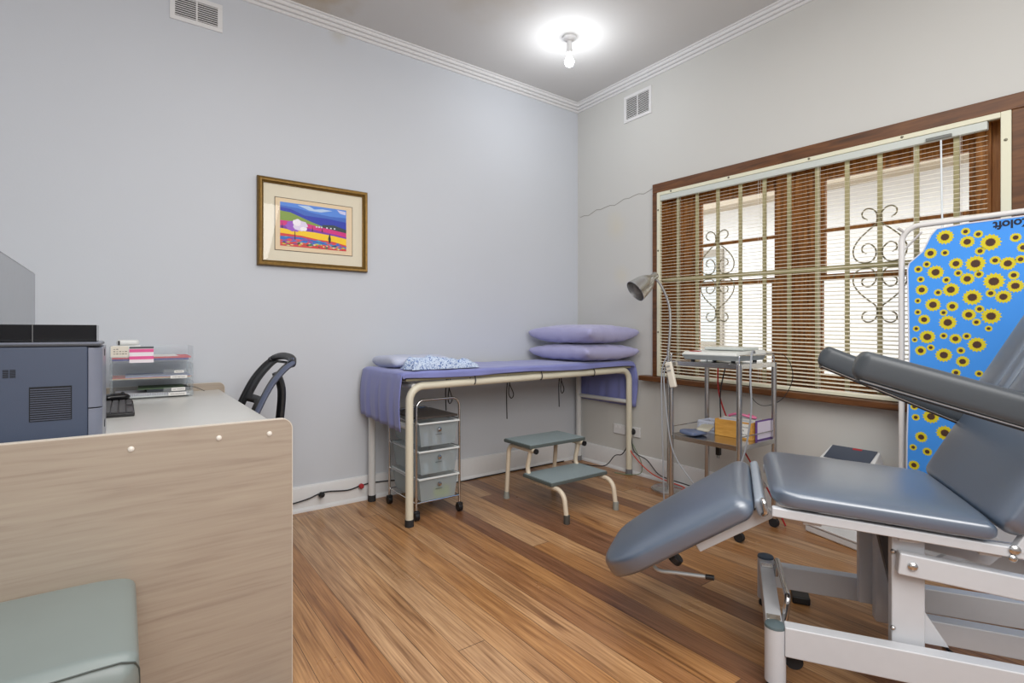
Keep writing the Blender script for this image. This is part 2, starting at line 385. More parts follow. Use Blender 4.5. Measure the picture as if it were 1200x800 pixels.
m.map(sh).build('window_frame', BROWNV, w1, bevel=0.003)
GL = glass_mat('window_glass')
for (a, b) in ((-1.10, -1.70), (-1.93, -2.66)):
    f = MB(); t = 0.035
    for (z0, z1, xx, tb, tt) in ((0.79, 1.46, 0.10, 0.085, 0.035), (1.43, 2.13, 0.135, 0.035, 0.105)):
        f.box(xx, xx+0.03, a, a-t, z0, z1); f.box(xx, xx+0.03, b, b+t, z0, z1); f.box(xx, xx+0.03, a-t, b+t, z0, z0+tb); f.box(xx, xx+0.03, a-t, b+t, z1-tt, z1)
    f.box(0.138, 0.162, a-t, b+t, 1.715, 1.737)
    f.map(sh); so = f.build('window_sash', BROWNV, w1, bevel=0.002)
    g = MB(); g.box(0.113, 0.117, a-t, b+t, 0.87, 1.43); g.box(0.148, 0.152, a-t, b+t, 1.46, 2.04)
    g.map(sh).build('glass_pane', GL, so)

# ---- venetian blind
bl = thing('venetian_blind', 'cream venetian blind with open slats hanging across the whole window', 'blind', (-0.018, -1.8, 2.05))
BLM = mat('cream_slat_enamel', (236, 230, 212), 0.4)
m = MB()
nsl = 56; top = 2.06; pitch = 0.0222
for i in range(nsl):
    z = top-0.02-i*pitch
    y0, y1 = -0.905, -2.725
    sec = [(-0.0300, -0.0030), (-0.0175, 0.0012), (-0.0055, 0.0030), (-0.0055, 0.0022), (-0.0175, 0.0004), (-0.0300, -0.0038)]
    m.add([(a, y0, z+b) for a, b in sec]+[(a, y1, z+b) for a, b in sec], [(q, (q+1) % 6, 6+(q+1) % 6, 6+q) for q in range(6)]+[(0, 5, 4, 1), (1, 4, 3, 2), (6, 7, 10, 11), (7, 8, 9, 10)])
m.map(sh).build('slats', BLM, bl, sharp=60)
MB().box(-0.031, -0.004, -0.903, -2.727, 2.066, 2.104).map(sh).build('head_rail', mat('blind_rail', (200, 206, 200), 0.4), bl, bevel=0.003)
zb = top-0.02-nsl*pitch
MB().box(-0.030, -0.006, -0.905, -2.725, zb-0.012, zb+0.003).map(sh).build('bottom_rail', BLM, bl, bevel=0.003)
m = MB()
for y in (-1.06, -1.65, -2.0, -2.45, -2.63):
    for x in (-0.031, -0.0045): m.tube([(x, y, 2.07), (x, y, zb)], 0.0008, 4)
m.map(sh).build('ladder_cords', mat('cord_white', (225, 222, 215), 0.8), bl)
MB().tube([sh((-0.040, -2.56, 2.06)), sh((-0.040, -2.57, 1.25))], 0.004, 8).build('tilt_wand', mat('clear_wand', (215, 222, 226), 0.2), bl)
MB().box(-0.042, -0.031, -2.50, -2.60, 2.066, 2.082).map(sh).build('tilt_mechanism', mat('grey_metal_clip', (110, 112, 108), 0.4, 0.6), bl, bevel=0.002)

# ---- security grille
gr = thing('security_grille', 'cream painted steel security grille with scrollwork over the window', 'window grille', (-0.02, -1.84, 0.8))
GC = mat('grille_cream_paint', (206, 200, 158), 0.5, noise=0.06, nscale=8)
m = MB()
m.box(-0.032, -0.005, -0.875, -0.902, 0.775, 2.13); m.box(-0.032, -0.005, -2.772, -2.808, 0.775, 2.13)
m.box(-0.032, -0.005, -0.902, -2.772, 2.105, 2.13); m.box(-0.032, -0.005, -0.902, -2.772, 0.775, 0.795)
m.map(sh).build('grille_frame', mat('grille_frame_paint', (222, 220, 196), 0.45), gr, bevel=0.003)
for y in (-1.022, -1.179, -1.339, -1.5, -1.66, -1.812, -1.972, -2.128, -2.285, -2.445, -2.604):
    MB().box(0.018, 0.030, y-0.0115, y+0.0115, 0.80, 2.12).map(sh).build('vertical_bar', GC, gr, bevel=0.002)
MB().box(0.016, 0.032, -0.888, -2.782, 1.473, 1.500).map(sh).build('cross_bar', GC, gr, bevel=0.002)
for y, z in ((-0.888, 2.0), (-0.888, 1.7), (-0.888, 1.1), (-2.79, 2.0), (-2.79, 1.35), (-1.0, 2.12), (-1.45, 2.12), (-1.95, 2.12), (-2.4, 2.12)):
    q = sh((0, y, z)); m = MB(); m.lathe([(0.007, 0), (0.006, 0.003), (0, 0.004)], M=frame((-0.032, q[1], q[2]), (0, 1, 0), (0, 0, 1)) @ Matrix.Rotation(math.pi, 4, 'X'), n=10)
    m.build('screw', mat('screw_zinc', (120, 116, 100), 0.4, 0.7), gr)
SC = [(30, 125), (42, 133), (44, 146), (33, 156), (17, 153), (6, 138), (8, 112), (30, 93), (54, 70), (68, 44), (64, 18), (45, 5), (22, 6), (9, 22), (10, 42), (26, 57), (42, 51), (44, 37), (33, 30)]
DK = mat('scroll_iron', (150, 142, 112), 0.5)
for yc in (-1.339, -2.285):
    for sy in (-1, 1):
        for sz in (-1, 1):
            pts = [sh((0.012, yc+sy*(a*0.0018), 1.4865+sz*(b+4)*0.0019)) for a, b in SC]
            MB().tube(cr(pts, 5), 0.0038, 7).build('scroll', DK, gr)

# ---- outside the window
MB().box(0.2, 9, -9, 6, -0.75, -0.7).build('ground', mat('pale_paving', (200, 196, 188), 0.9), kind='structure')
nb = thing('neighbouring_house', 'pale rendered house wall seen through the window blind', 'house', (3.0, -2, -0.7))
m = MB(); m.box(2.6, 3.0, -9, 6, -0.7, 2.55)
m.build('rendered_wall', mat('pale_render', (222, 218, 212), 0.9), nb)
m = MB(); m.box(2.2, 3.2, -9, 6, 2.55, 2.62); m.box(2.15, 2.2, -9, 6, 2.5, 2.68); m.build('eave', mat('cream_eave', (176, 160, 138), 0.8), nb)
m = MB(); m.box(2.56, 2.6, 0.2, 0.28, 0.9, 2.1); m.box(2.56, 2.6, 1.4, 1.48, 0.9, 2.1); m.box(2.56, 2.6, 0.28, 1.4, 2.02, 2.1); m.box(2.56, 2.6, 0.28, 1.4, 0.9, 0.98); m.box(2.56, 2.6, 0.8, 0.86, 0.98, 2.02)
wf = m.build('house_window', mat('grey_beige_frame', (150, 140, 126), 0.7), nb)
MB().box(2.585, 2.598, 0.28, 1.4, 0.98, 2.02).build('house_window_pane', mat('pale_curtained_glass', (190, 192, 190), 0.15), wf)
MB().box(2.57, 2.6, -9, 6, 0.15, 0.55).build('brick_plinth', mat('pink_brick', (196, 150, 136), 0.9, noise=0.15, nscale=12), nb)

# ---- vents, power point
def vent(name, label, o, ux, w, h, n):
    # o = lower left corner (world), ux = direction along wall, nrm into the room
    o = Vector(o); ux = Vector(ux); up = Vector((0, 0, 1)); nr = ux.cross(up)
    nr = nr if (nr.x < -0.5 or nr.y < -0.5) else -nr
    M = Matrix((ux, up, nr)).transposed().to_4x4(); M.translation = o
    t = thing(name, label, 'wall vent', tuple(o+ux*w/2))
    b = 0.024
    m = MB(); m.box(0, w, 0, b, 0, 0.008, M); m.box(0, w, h-b, h, 0, 0.008, M); m.box(0, b, b, h-b, 0, 0.008, M); m.box(w-b, w, b, h-b, 0, 0.008, M); m.box(w/2-0.004, w/2+0.004, b, h-b, 0, 0.008, M)
    m.build('vent_frame', TRIMW, t, bevel=0.001)
    MB().box(b, w-b, b, h-b, 0.0, 0.0015, M).build('vent_backing', mat('vent_dark', (40, 36, 30), 0.9), t)
    m = MB()
    for i in range(n):
        z = b+(h-2*b)*(i+0.5)/n; q = (h-2*b)/n
        m.box(b, w-b, z-q*0.18, z+q*0.18, 0.003, 0.0075, M)
    m.build('louvres', TRIMW, t)
vent('wall_vent', 'white louvred wall vent near ceiling above the framed picture', (-3.007, 0, 2.79), (1, 0, 0), 0.25, 0.155, 9)
vent('wall_vent', 'white louvred wall vent near ceiling on the window wall', (0, -0.806, 2.755), (0, 1, 0), 0.27, 0.208, 13)
pp = thing('power_outlet', 'white double power outlet on the window wall behind the bed leg', 'power outlet', (0, -0.56, 0.32))
m = MB(); m.box(-0.012, 0, -0.43, -0.548, 0.285, 0.36); m.build('outlet_plate', TRIMW, pp, bevel=0.003)
m = MB(); m.box(-0.012, 0, -0.58, -0.698, 0.285, 0.36); m.build('outlet_plate', TRIMW, pp, bevel=0.003)
for y in (-0.455, -0.50): m = MB(); m.box(-0.0135, -0.012, y-0.008, y+0.008, 0.332, 0.348); m.build('switch', mat('switch_white', (235, 235, 235), 0.3), pp)
m = MB(); m.cyl((-0.012, -0.635, 0.325), (-0.05, -0.635, 0.325), 0.024, 0.02); tag(m.build('power_plug', BLACK), 'round black plug pushed into the wall outlet beside bed leg', 'plug')

# ---- ceiling bulb
bx, by = -0.80, -0.76
bb = thing('ceiling_light', 'bare glowing bulb in a white batten holder on the ceiling', 'light bulb', (bx, by, 3.08))
m = MB(); m.lathe([(0.048, 3.08), (0.048, 3.068), (0.03, 3.055), (0.018, 3.05), (0.018, 3.0), (0.021, 2.995), (0.021, 2.975), (0.015, 2.97)], c=(bx, by, 0)); m.build('lamp_holder', TRIMW, bb)
m = MB(); pr = [(0.013, 2.975), (0.014, 2.955), (0.022, 2.94)]
for i in range(9):
    a = math.pi*(0.22+0.78*i/8); pr.append((0.032*math.sin(a), 2.912+0.032*math.cos(a)))
m.lathe(pr, c=(bx, by, 0)); m.build('glass_bulb', mat('lit_bulb', (245, 250, 255), 0.3, emit=9), bb)

# ---- framed picture
pc = thing('framed_picture', 'gold framed colourful landscape painting with wide cream mat', 'picture', (-2.25, -0.01, 1.49))
X0, X1, Z0, Z1 = -2.58, -1.915, 1.492, 2.017
GOLD = mat('antique_gold', (116, 88, 38), 0.4, 0.6, noise=0.45, nscale=60, bump=0.3, bscale=90)
m = MB(); prof = [(0, 0), (0, 0.02), (0.006, 0.032), (0.014, 0.028), (0.022, 0.03), (0.030, 0.018), (0.034, 0.016), (0.034, 0.004)]
cs = [(X0, Z0, 1, 1), (X1, Z0, -1, 1), (X1, Z1, -1, -1), (X0, Z1, 1, -1)]
vs = [(x+sx*u, -d-0.002, z+sz*u) for x, z, sx, sz in cs for u, d in prof]; n = len(prof)
m.add(vs, [(i*n+j, i*n+j+1, ((i+1) % 4)*n+j+1, ((i+1) % 4)*n+j) for i in range(4) for j in range(n-1)]); m.build('picture_frame', GOLD, pc, sharp=50)
q = MB(); q.box(X0+0.03, X1-0.03, -0.010, -0.002, Z0+0.03, Z1-0.03); q.build('outer_mat', mat('cream_matboard', (226, 218, 196), 0.8), pc)
q = MB(); q.box(-2.484, -2.012, -0.0115, -0.010, 1.590, 1.909); q.build('mat_bevel_line', mat('dark_bevel', (92, 80, 66), 0.7), pc)
q = MB(); q.box(-2.480, -2.016, -0.0125, -0.0115, 1.594, 1.905); q.build('inner_mat', mat('peach_matboard', (232, 210, 176), 0.8), pc)
px0, px1, pz0, pz1 = -2.453, -2.054, 1.619, 1.882
pm = MB(); cols = []
def paint(poly, col, d):
    cols.append(mat('paint_%d_%d_%d' % col, col, 0.5)); pm.cur = len(cols)-1
    pm.add([(px0+(px1-px0)*u, -0.0126-d*0.00015, pz1-(pz1-pz0)*v) for u, v in poly], [tuple(range(len(poly)))])
paint([(0, 0), (1, 0), (1, 1), (0, 1)], (86, 140, 226), 1)
paint([(0.0, 0.08), (0.25, 0.10), (0.5, 0.17), (0.75, 0.2), (1, 0.19), (1, 0.5), (0, 0.5)], (58, 104, 196), 2)
paint([(0.25, 0.03), (0.42, 0.02), (0.5, 0.08), (0.62, 0.05), (0.78, 0.06), (0.6, 0.13), (0.42, 0.12)], (190, 212, 240), 3)
paint([(0.85, 0.02), (0.99, 0.04), (0.99, 0.12), (0.9, 0.1)], (206, 206, 240), 3)
paint([(0.0, 0.12), (0.15, 0.14), (0.35, 0.25), (0.7, 0.26), (1, 0.30), (1, 0.6), (0, 0.6)], (34, 56, 176), 4)
paint([(0, 0.2), (0.15, 0.22), (0.3, 0.3), (0.45, 0.38), (0.65, 0.47), (0.65, 0.56), (0, 0.56)], (132, 160, 66), 5)
paint([(0.62, 0.42), (0.8, 0.40), (1, 0.48), (1, 0.62), (0.62, 0.55)], (44, 66, 70), 6)
paint([(0, 0.42), (0.2, 0.42), (0.4, 0.44), (0.7, 0.5), (1, 0.56), (1, 0.8), (0, 0.7)], (214, 36, 128), 7)
paint([(0, 0.54), (0.15, 0.53), (0.4, 0.54), (0.7, 0.60), (1, 0.66), (1, 0.8), (0, 0.75)], (128, 44, 168), 8)
paint([(0, 0.60), (0.2, 0.62), (0.5, 0.62), (0.8, 0.66), (1, 0.70), (1, 0.9), (0, 0.9)], (250, 206, 20), 9)
paint([(0, 0.71), (0.3, 0.73), (0.55, 0.78), (0.8, 0.8), (1, 0.86), (1, 1), (0, 1)], (214, 58, 56), 10)
paint([(0, 0.78), (0.3, 0.77), (0.55, 0.82), (0.8, 0.84), (1, 0.9), (1, 0.95), (0.6, 0.9), (0.3, 0.86), (0, 0.86)], (44, 104, 192), 10.5)
rr = random.Random(7)
for i in range(46):
    u = rr.uniform(0.0, 0.86); v = rr.uniform(0.79, 0.93)+0.04*u; w_ = rr.uniform(0.06, 0.17); hh = rr.uniform(0.014, 0.034); c_ = rr.choice([(40, 110, 200), (40, 110, 200), (60, 160, 190), (226, 70, 60), (150, 60, 150)])
    paint([(u, v), (u+w_/2, v-hh), (min(1, u+w_), v), (u+w_/2, v+hh)], c_, 11+i*0.02)
for i in range(56):
    u = rr.uniform(0.0, 0.92); v = rr.uniform(0.9, 0.985); w_ = rr.uniform(0.03, 0.08); hh = rr.uniform(0.012, 0.026); c_ = rr.choice([(200, 190, 60), (220, 60, 50), (40, 60, 40), (240, 150, 90), (70, 120, 70), (226, 220, 150)])
    paint([(u, v), (u+w_/2, v-hh), (min(1, u+w_), v), (u+w_/2, min(1, v+hh))], c_, 13+i*0.02)
paint([(0.205, 0.62), (0.215, 0.62), (0.22, 0.84), (0.205, 0.84)], (46, 30, 40), 15)
def blob(cx, cy, rx_, ry_, col, d, sd):
    r2 = random.Random(sd); paint([(cx+rx_*math.cos(a)*(1+r2.uniform(-.16, .16)), cy+ry_*math.sin(a)*(1+r2.uniform(-.16, .16))) for a in [2*math.pi*k/18 for k in range(18)]], col, d)
blob(0.19, 0.53, 0.11, 0.13, (156, 88, 200), 16, 1); blob(0.29, 0.5, 0.10, 0.13, (226, 214, 240), 17, 2); blob(0.24, 0.44, 0.06, 0.08, (246, 240, 250), 18, 3); blob(0.34, 0.57, 0.05, 0.05, (250, 246, 252), 18, 4)
paint([(0.725, 0.84), (0.71, 0.74), (0.735, 0.6), (0.755, 0.74), (0.745, 0.84)], (26, 30, 40), 16)
for u in (0.03, 0.62, 0.47, 0.36): paint([(u-0.01, 0.6), (u, 0.46), (u+0.01, 0.6)], (60, 30, 70), 16)
for u in (0.52, 0.56, 0.6, 0.68, 0.74, 0.8): paint([(u, 0.47), (u+0.025, 0.47), (u+0.025, 0.5), (u, 0.5)], (220, 224, 236), 16)
pm.build('painting', cols, pc)
MB().box(X0+0.032, X1-0.032, -0.0185, -0.0175, Z0+0.032, Z1-0.032).build('picture_glass', glass_mat('picture_glass', gloss=0.02), pc)

# ================================================================= treatment bed against the left wall
bed = thing('treatment_bed', 'long cream tubular steel treatment bed against the left wall', 'bed', (-0.99, -0.35, 0))
r_ = 0.0225
for y in (-0.63, -0.07):
    m = MB(); m.tube(fillet([(-1.905, y, 0.03), (-1.905, y, 0.79), (-0.055, y, 0.81), (-0.055, y, 0.03)], 0.085, 10), r_, 16); m.build('side_tube', BEDC if y < -0.3 else BEDW, bed)
for x in (-1.905, -0.055):
    for y in (-0.63, -0.07):
        MB().cyl((x, y, 0), (x, y, 0.04), 0.0255).build('leg_cap', RUBBER if x < -1 else mat('grey_leg_cap', (120, 120, 122), 0.6), bed)
    MB().tube([(x, -0.63, 0.56), (x, -0.07, 0.56)], 0.016, 14).build('end_rail', BEDW, bed)
    MB().tube([(x+0.03*(1 if x < -1 else -1), -0.63, 0.79), (x+0.03*(1 if x < -1 else -1), -0.07, 0.79)], 0.016, 12).build('end_rail', BEDW, bed)
MB().box(-1.93, -0.04, -0.64, -0.085, 0.822, 0.836).build('base_board', mat('bed_board', (150, 144, 118), 0.6), bed, bevel=0.003)
M_ = frame((-1.935, -0.365, 0.853), (1, 0, 0), (0, 1, 0))
MB().slab(1.90, 0.565, 0.036, M_, Rc=0.03, r=0.012, ex=9, n=40).build('mattress', mat('mattress_vinyl', (90, 92, 120), 0.5), bed)
for x in (-1.478, -0.95, -0.455):
    MB().tube(cr([(x, -0.645, 0.835), (x, -0.657, 0.81), (x-0.004, -0.65, 0.782), (x-0.006, -0.61, 0.79), (x-0.004, -0.60, 0.82)], 4), 0.0035, 6).build('strap', BLACK, bed)
def loopstrap(x, y, ln, wd, parent):
    m = MB(); m.tube(cr([(x, y, 0.825), (x+0.003, y, 0.76), (x-0.004, y, 0.825-ln*0.5), (x, y, 0.825-ln)], 6), 0.004, 6)
    m.tube(cr([(x+0.012, y, 0.825), (x+0.02, y, 0.74), (x+wd+0.02, y-0.01, 0.66), (x+wd, y-0.01, 0.63), (x+0.015, y, 0.67), (x+0.03, y, 0.78), (x+0.03, y, 0.825)], 6), 0.0035, 6)
    m.build('hanging_strap', BLACK, parent)
loopstrap(-1.50, -0.33, 0.24, 0.02, bed); loopstrap(-1.02, -0.35, 0.34, 0.03, bed); loopstrap(-0.51, -0.33, 0.30, 0.02, bed)

SHEET = mat('periwinkle_cotton', (124, 130, 188), 0.85, noise=0.04, nscale=14, bump=0.2, bscale=25, sheen=0.3)
def sheet():
    rnd = random.Random(3)
    # path along the bed: hang at the foot, over the top, hang at the head end
    path = []
    for i in range(12): path.append((-1.962-0.012*math.sin(i/11*3.1), 0.575+(0.86-0.575)*i/11, 'l'))
    path += [(-1.955, 0.872, 't'), (-1.94, 0.8775, 't')]
    for i in range(1, 60): path.append((-1.94+1.895*i/60, 0.8775, 't'))
    path += [(-0.04, 0.877, 't'), (-0.03, 0.868, 't')]
    for i in range(12): path.append((-0.026+0.006*math.sin(i*0.5), 0.86-(0.86-0.53)*i/11, 'r'))
    rows = []
    for k, (x, z, t) in enumerate(path):
        row = []
        for j in range(30):
            f = j/29
            if t == 't':
                if f < 0.2:   # the near fringe turned down over the edge
                    g = f/0.2; drop = 0.034+0.005*math.sin(x*7)
                    y = -0.662-0.004*math.sin(x*21+1)*(1-g); zz = z-0.006-drop*(1-g)
                    if k in (12, 13): zz = z-0.006-drop*(1-g)
                else:
                    g = (f-0.2)/0.8; y = -0.655+g*0.585; zz = z+(0.0015*math.sin(x*31+y*9)+0.001*math.sin(x*12-y*25)); 
                    if g > 0.97: zz -= 0.004
                    if g < 0.05: zz -= 0.004*(1-g/0.05)
                row.append((x, y, zz))
            else:
                y = -0.662+f*0.60 if t == 'l' else -0.665+f*0.605
                dep = (0.872-z)
                w = dep*0.055*math.sin(y*27+(0 if t == 'l' else 1.4))+dep*0.02*math.sin(y*61)
                sgn = -1 if t == 'l' else 1
                xx = x+sgn*(abs(w) if t == 'l' else min(abs(w), 0.012))
                zz = z-(0.03*(1-f)*dep/0.3 if t == 'l' else 0.01*(1-f))
                if t == 'r' and f < 0.05: y -= 0.02*math.sin(dep*9)
                row.append((xx, y, zz))
        rows.append(row)
    m = MB(); n = 30
    m.add([p for r in rows for p in r], [(i*n+j, i*n+j+1, (i+1)*n+j+1, (i+1)*n+j) for i in range(len(rows)-1) for j in range(n-1)])
    o = m.build('bed_sheet', SHEET, solid=0.0025, sharp=80)
    tag(o, 'periwinkle blue sheet draped over the treatment bed, hanging at both ends', 'sheet')
sheet()

PIL = mat('lilac_pillowcase', (168, 167, 205), 0.85, noise=0.05, nscale=10, bump=0.35, bscale=22, sheen=0.3)
def pillow(z0, z1, label, seed, rot, zt):
    rnd = random.Random(seed); n = 34; cx, cy = -0.315, -0.385; hx, hy = 0.285, 0.345
    vs = []; zc = (z0+z1)/2; T = (z1-z0)/2
    ph = [rnd.uniform(0, 6.28) for _ in range(4)]
    for sgn in (1, -1):
        for i in range(n+1):
            for j in range(n+1):
                u, v = 2*i/n-1, 2*j/n-1
                pin = 1-0.12*(1-abs(u)**2.0)*abs(v)**3
                pin2 = 1-0.12*(1-abs(v)**2.0)*abs(u)**3
                x, y = u*hx*pin2, v*hy*pin
                h = ((1-abs(u)**2.8)*(1-abs(v)**2.8))**0.33
                edge = max(abs(u), abs(v))
                wr = 0.006*h*math.sin(12*u+ph[0]+5*v)*math.sin(9*v+ph[1])*edge + 0.004*h*math.sin(26*u-17*v+ph[2])*edge**2
                z = sgn*T*h+wr
                if sgn > 0 : z += 0.0
                z += 0.018*(abs(u)*abs(v))**4*(1 if zt else 0.6)
                c, s_ = math.cos(rot), math.sin(rot)
                zz = zc+z
                vs.append((cx+x*c-y*s_, cy+x*s_+y*c, max(z0, zz)))
    N = (n+1)**2; fs = []
    for i in range(n):
        for j in range(n):
            a = i*(n+1)+j; fs.append((a, a+1, a+n+2, a+n+1)); fs.append((N+a, N+a+n+1, N+a+n+2, N+a+1))
    m = MB(); m.add(vs, fs)
    me_ = m.build('pillow', PIL, sharp=60)
    bm = bmesh.new(); bm.from_mesh(me_.data); bmesh.ops.remove_doubles(bm, verts=bm.verts, dist=0.0004); bmesh.ops.recalc_face_normals(bm, faces=bm.faces); bm.to_mesh(me_.data); bm.free(); me_.data.shade_smooth()
    tag(me_, label, 'pillow', 'lilac pillows on the bed')
pillow(0.881, 1.012, 'lilac pillow lying directly on the blue sheet, lower of two', 1, 0.0, False)
pillow(1.012, 1.158, 'lilac pillow on top of the other pillow, upper of two', 2, 0.04, True)

TOW = mat('pale_blue_towelling', (190, 196, 216), 0.95, noise=0.04, bump=0.5, bscale=120)
m = MB(); M_ = frame((-1.925, -0.28, 0.917), (1, 0, 0), (0, 1, 0))
m.slab(0.40, 0.37, 0.072, M_, Rc=0.04, r=0.03, ex=3, wob=0.0025, seed=3)
tag(m.build('folded_towel', TOW, sharp=70), 'thick pale blue folded towel at the foot of the bed', 'towel')
def gown_mat():
    m = bpy.data.materials.new('blue_print_cotton'); m.use_nodes = True; t = m.node_tree; b = t.nodes['Principled BSDF']; b.inputs['Roughness'].default_value = 0.9
    tc = t.nodes.new('ShaderNodeTexCoord'); n = t.nodes.new('ShaderNodeTexNoise'); n.inputs['Scale'].default_value = 55; n.inputs['Detail'].default_value = 2; n.inputs['Distortion'].default_value = 2.5
    t.links.new(tc.outputs['Object'], n.inputs['Vector']); r = ramp(t, [(0.0, (54, 78, 138)), (0.40, (84, 112, 172)), (0.47, (188, 204, 228)), (1.0, (222, 232, 242))]); r.color_ramp.interpolation = 'LINEAR'
    t.links.new(n.outputs['Fac'], r.inputs[0]); t.links.new(r.outputs[0], b.inputs['Base Color']); return m
rnd = random.Random(9); m = MB(); nx, ny = 40, 26; vs = []
for layer in (0, 1):
    for i in range(nx+1):
        for j in range(ny+1):
            u, v = i/nx, j/ny
            x = -1.90+0.46*u+0.012*math.sin(v*9); y = -0.648+0.165*v+0.006*math.sin(u*8)+0.012*(u-0.5)
            hgt = 0.058*(1-0.5*u)+0.02*math.exp(-((u-0.36)/0.09)**2)*(1-abs(v-0.45))+0.010*math.sin(u*24+v*7)*(0.3+u)+0.006*math.sin(v*24+u*11)
            e = min(u, 1-u)*14; e2 = min(v, 1-v)*10; k = min(1, e)*min(1, e2); k = math.sqrt(max(0, k))
            vs.append((x, y, 0.884+(max(0.006, hgt*k+0.004) if layer == 0 else 0)))
N = (nx+1)*(ny+1); fs = []
for i in range(nx):
    for j in range(ny):
        a = i*(ny+1)+j; fs += [(a, a+1, a+ny+2, a+ny+1), (N+a, N+a+ny+1, N+a+ny+2, N+a+1)]
for i in range(nx): a = i*(ny+1); fs += [(a, a+ny+1, N+a+ny+1, N+a), (a+ny, N+a+ny, N+a+2*ny+1, a+2*ny+1)]
for j in range(ny): fs += [(j, N+j, N+j+1, j+1), (nx*(ny+1)+j, nx*(ny+1)+j+1, N+nx*(ny+1)+j+1, N+nx*(ny+1)+j)]
m.add(vs, fs); tag(m.build('folded_gown', gown_mat(), sharp=70), 'crumpled blue and white patterned gown folded beside the pale towel', 'gown')

# ================================================================= step stool
st = thing('step_stool', 'two-step stool with cream tube frame and grey-green treads', 'step stool', (-0.98, -0.85, 0))
SX0, SX1 = -1.165, -0.755
TREAD = mat('grey_green_tread', (140, 154, 158), 0.55, bump=0.3, bscale=300, noise=0.05); EDGE = mat('tread_rubber_edge', (84, 92, 90), 0.6)
SBEI = mat('stool_beige_enamel', (212, 198, 176), 0.35)
for (y0, y1, z) in ((-0.555, -0.835, 0.40), (-0.76, -1.035, 0.215)):
    p = MB().box(SX0-0.03, SX1+0.03, y0, y1, z-0.022, z-0.002).build('step_platform', EDGE, st, bevel=0.004)
    MB().box(SX0-0.024, SX1+0.024, y0-0.006, y1+0.006, z-0.002, z+0.0015).build('step_tread', TREAD, p)
for x in (SX0, SX1):
    MB().tube(fillet([(x, -0.545, 0.015), (x, -0.575, 0.364), (x, -0.85, 0.364)], 0.055, 8), 0.0145, 12).build('rear_leg_tube', SBEI, st)
    MB().tube(fillet([(x+(0.004), -0.80, 0.372), (x+0.004, -0.745, 0.178), (x+0.004, -1.105, 0.178), (x+0.004, -1.13, 0.015)], [0.07, 0.07], 8), 0.0145, 12).build('front_leg_tube', SBEI, st)
    MB().cyl((x, -0.85, 0.364), (x, -0.862, 0.364), 0.0165).build('tube_plug', BLACK, st)
    MB().lathe([(0.021, 0), (0.021, 0.01), (0.0175, 0.03), (0.0175, 0.045)], c=(x, -0.545, 0), n=16).build('foot_cap', mat('grey_rubber_foot', (140, 140, 132), 0.6), st)
    MB().lathe([(0.018, 0), (0.018, 0.045), (0.0165, 0.05)], c=(x+0.004, -1.13, 0), n=16).build('foot_cap', (mat('dark_rubber_foot', (70, 66, 60), 0.6) if x < -1 else mat('grey_rubber_foot', (140, 140, 132), 0.6)), st)
MB().tube([(SX0, -0.60, 0.36), (SX1, -0.60, 0.36)], 0.01, 10).build('cross_tube', SBEI, st)
MB().tube([(SX0, -0.80, 0.18), (SX1, -0.80, 0.18)], 0.01, 10).build('cross_tube', SBEI, st)

# ================================================================= drawer cart under the bed
dc = thing('drawer_cart', 'chrome wheeled cart with three frosted plastic drawers under the bed', 'drawer cart', (-1.69, -0.38, 0))
DX0, DX1, DY0, DY1 = -1.835, -1.545, -0.575, -0.19
for x in (DX0, DX1):
    for y in (DY0, DY1):
        cst = MB().lathe([(0.006, 0.05), (0.006, 0.075)], c=(x, y, 0), n=10).build('caster', BLACK, dc)
        MB().cyl((x-0.014, y, 0.026), (x+0.014, y, 0.026), 0.026, n=20).build('caster_wheel', BLACK, cst, bevel=0.004)
        MB().box(x-0.018, x+0.018, y-0.018, y+0.012, 0.036, 0.056).build('caster_hood', BLACK, cst, bevel=0.006)
for y in (DY0, DY1):
    m = MB(); m.tube(fillet([(DX0, y, 0.06), (DX0, y, 0.70 if y == DY0 else 0.60), (DX1, y, 0.70 if y == DY0 else 0.60), (DX1, y, 0.06)], 0.05, 8), 0.0075, 12); m.build('end_frame_tube', CHROME, dc)
m = MB()
for z in (0.10, 0.235, 0.40, 0.57):
    for x in (DX0, DX1): m.tube([(x, DY0, z), (x, DY1, z)], 0.004, 8)
    m.tube([(DX0, DY1, z), (DX1, DY1, z)], 0.004, 8)
m.tube([(DX0, DY0, 0.10), (DX1, DY0, 0.10)], 0.006, 8)
m.build('side_wires', CHROME, dc)
MB().box(DX0+0.006, DX1-0.006, DY0+0.008, DY1-0.008, 0.585, 0.597).build('cart_top', mat('dark_brushed_top', (96, 88, 82), 0.3, 0.6), dc, bevel=0.003)
FR = glass_mat('frosted_plastic', (232, 238, 240), gloss=0.05, rough=0.4, opacity=0.36)
contents = {0: [(170, 176, 196), (200, 204, 214)], 1: [(210, 216, 224), (120, 160, 170)], 2: [(206, 214, 60), (180, 196, 60)]}
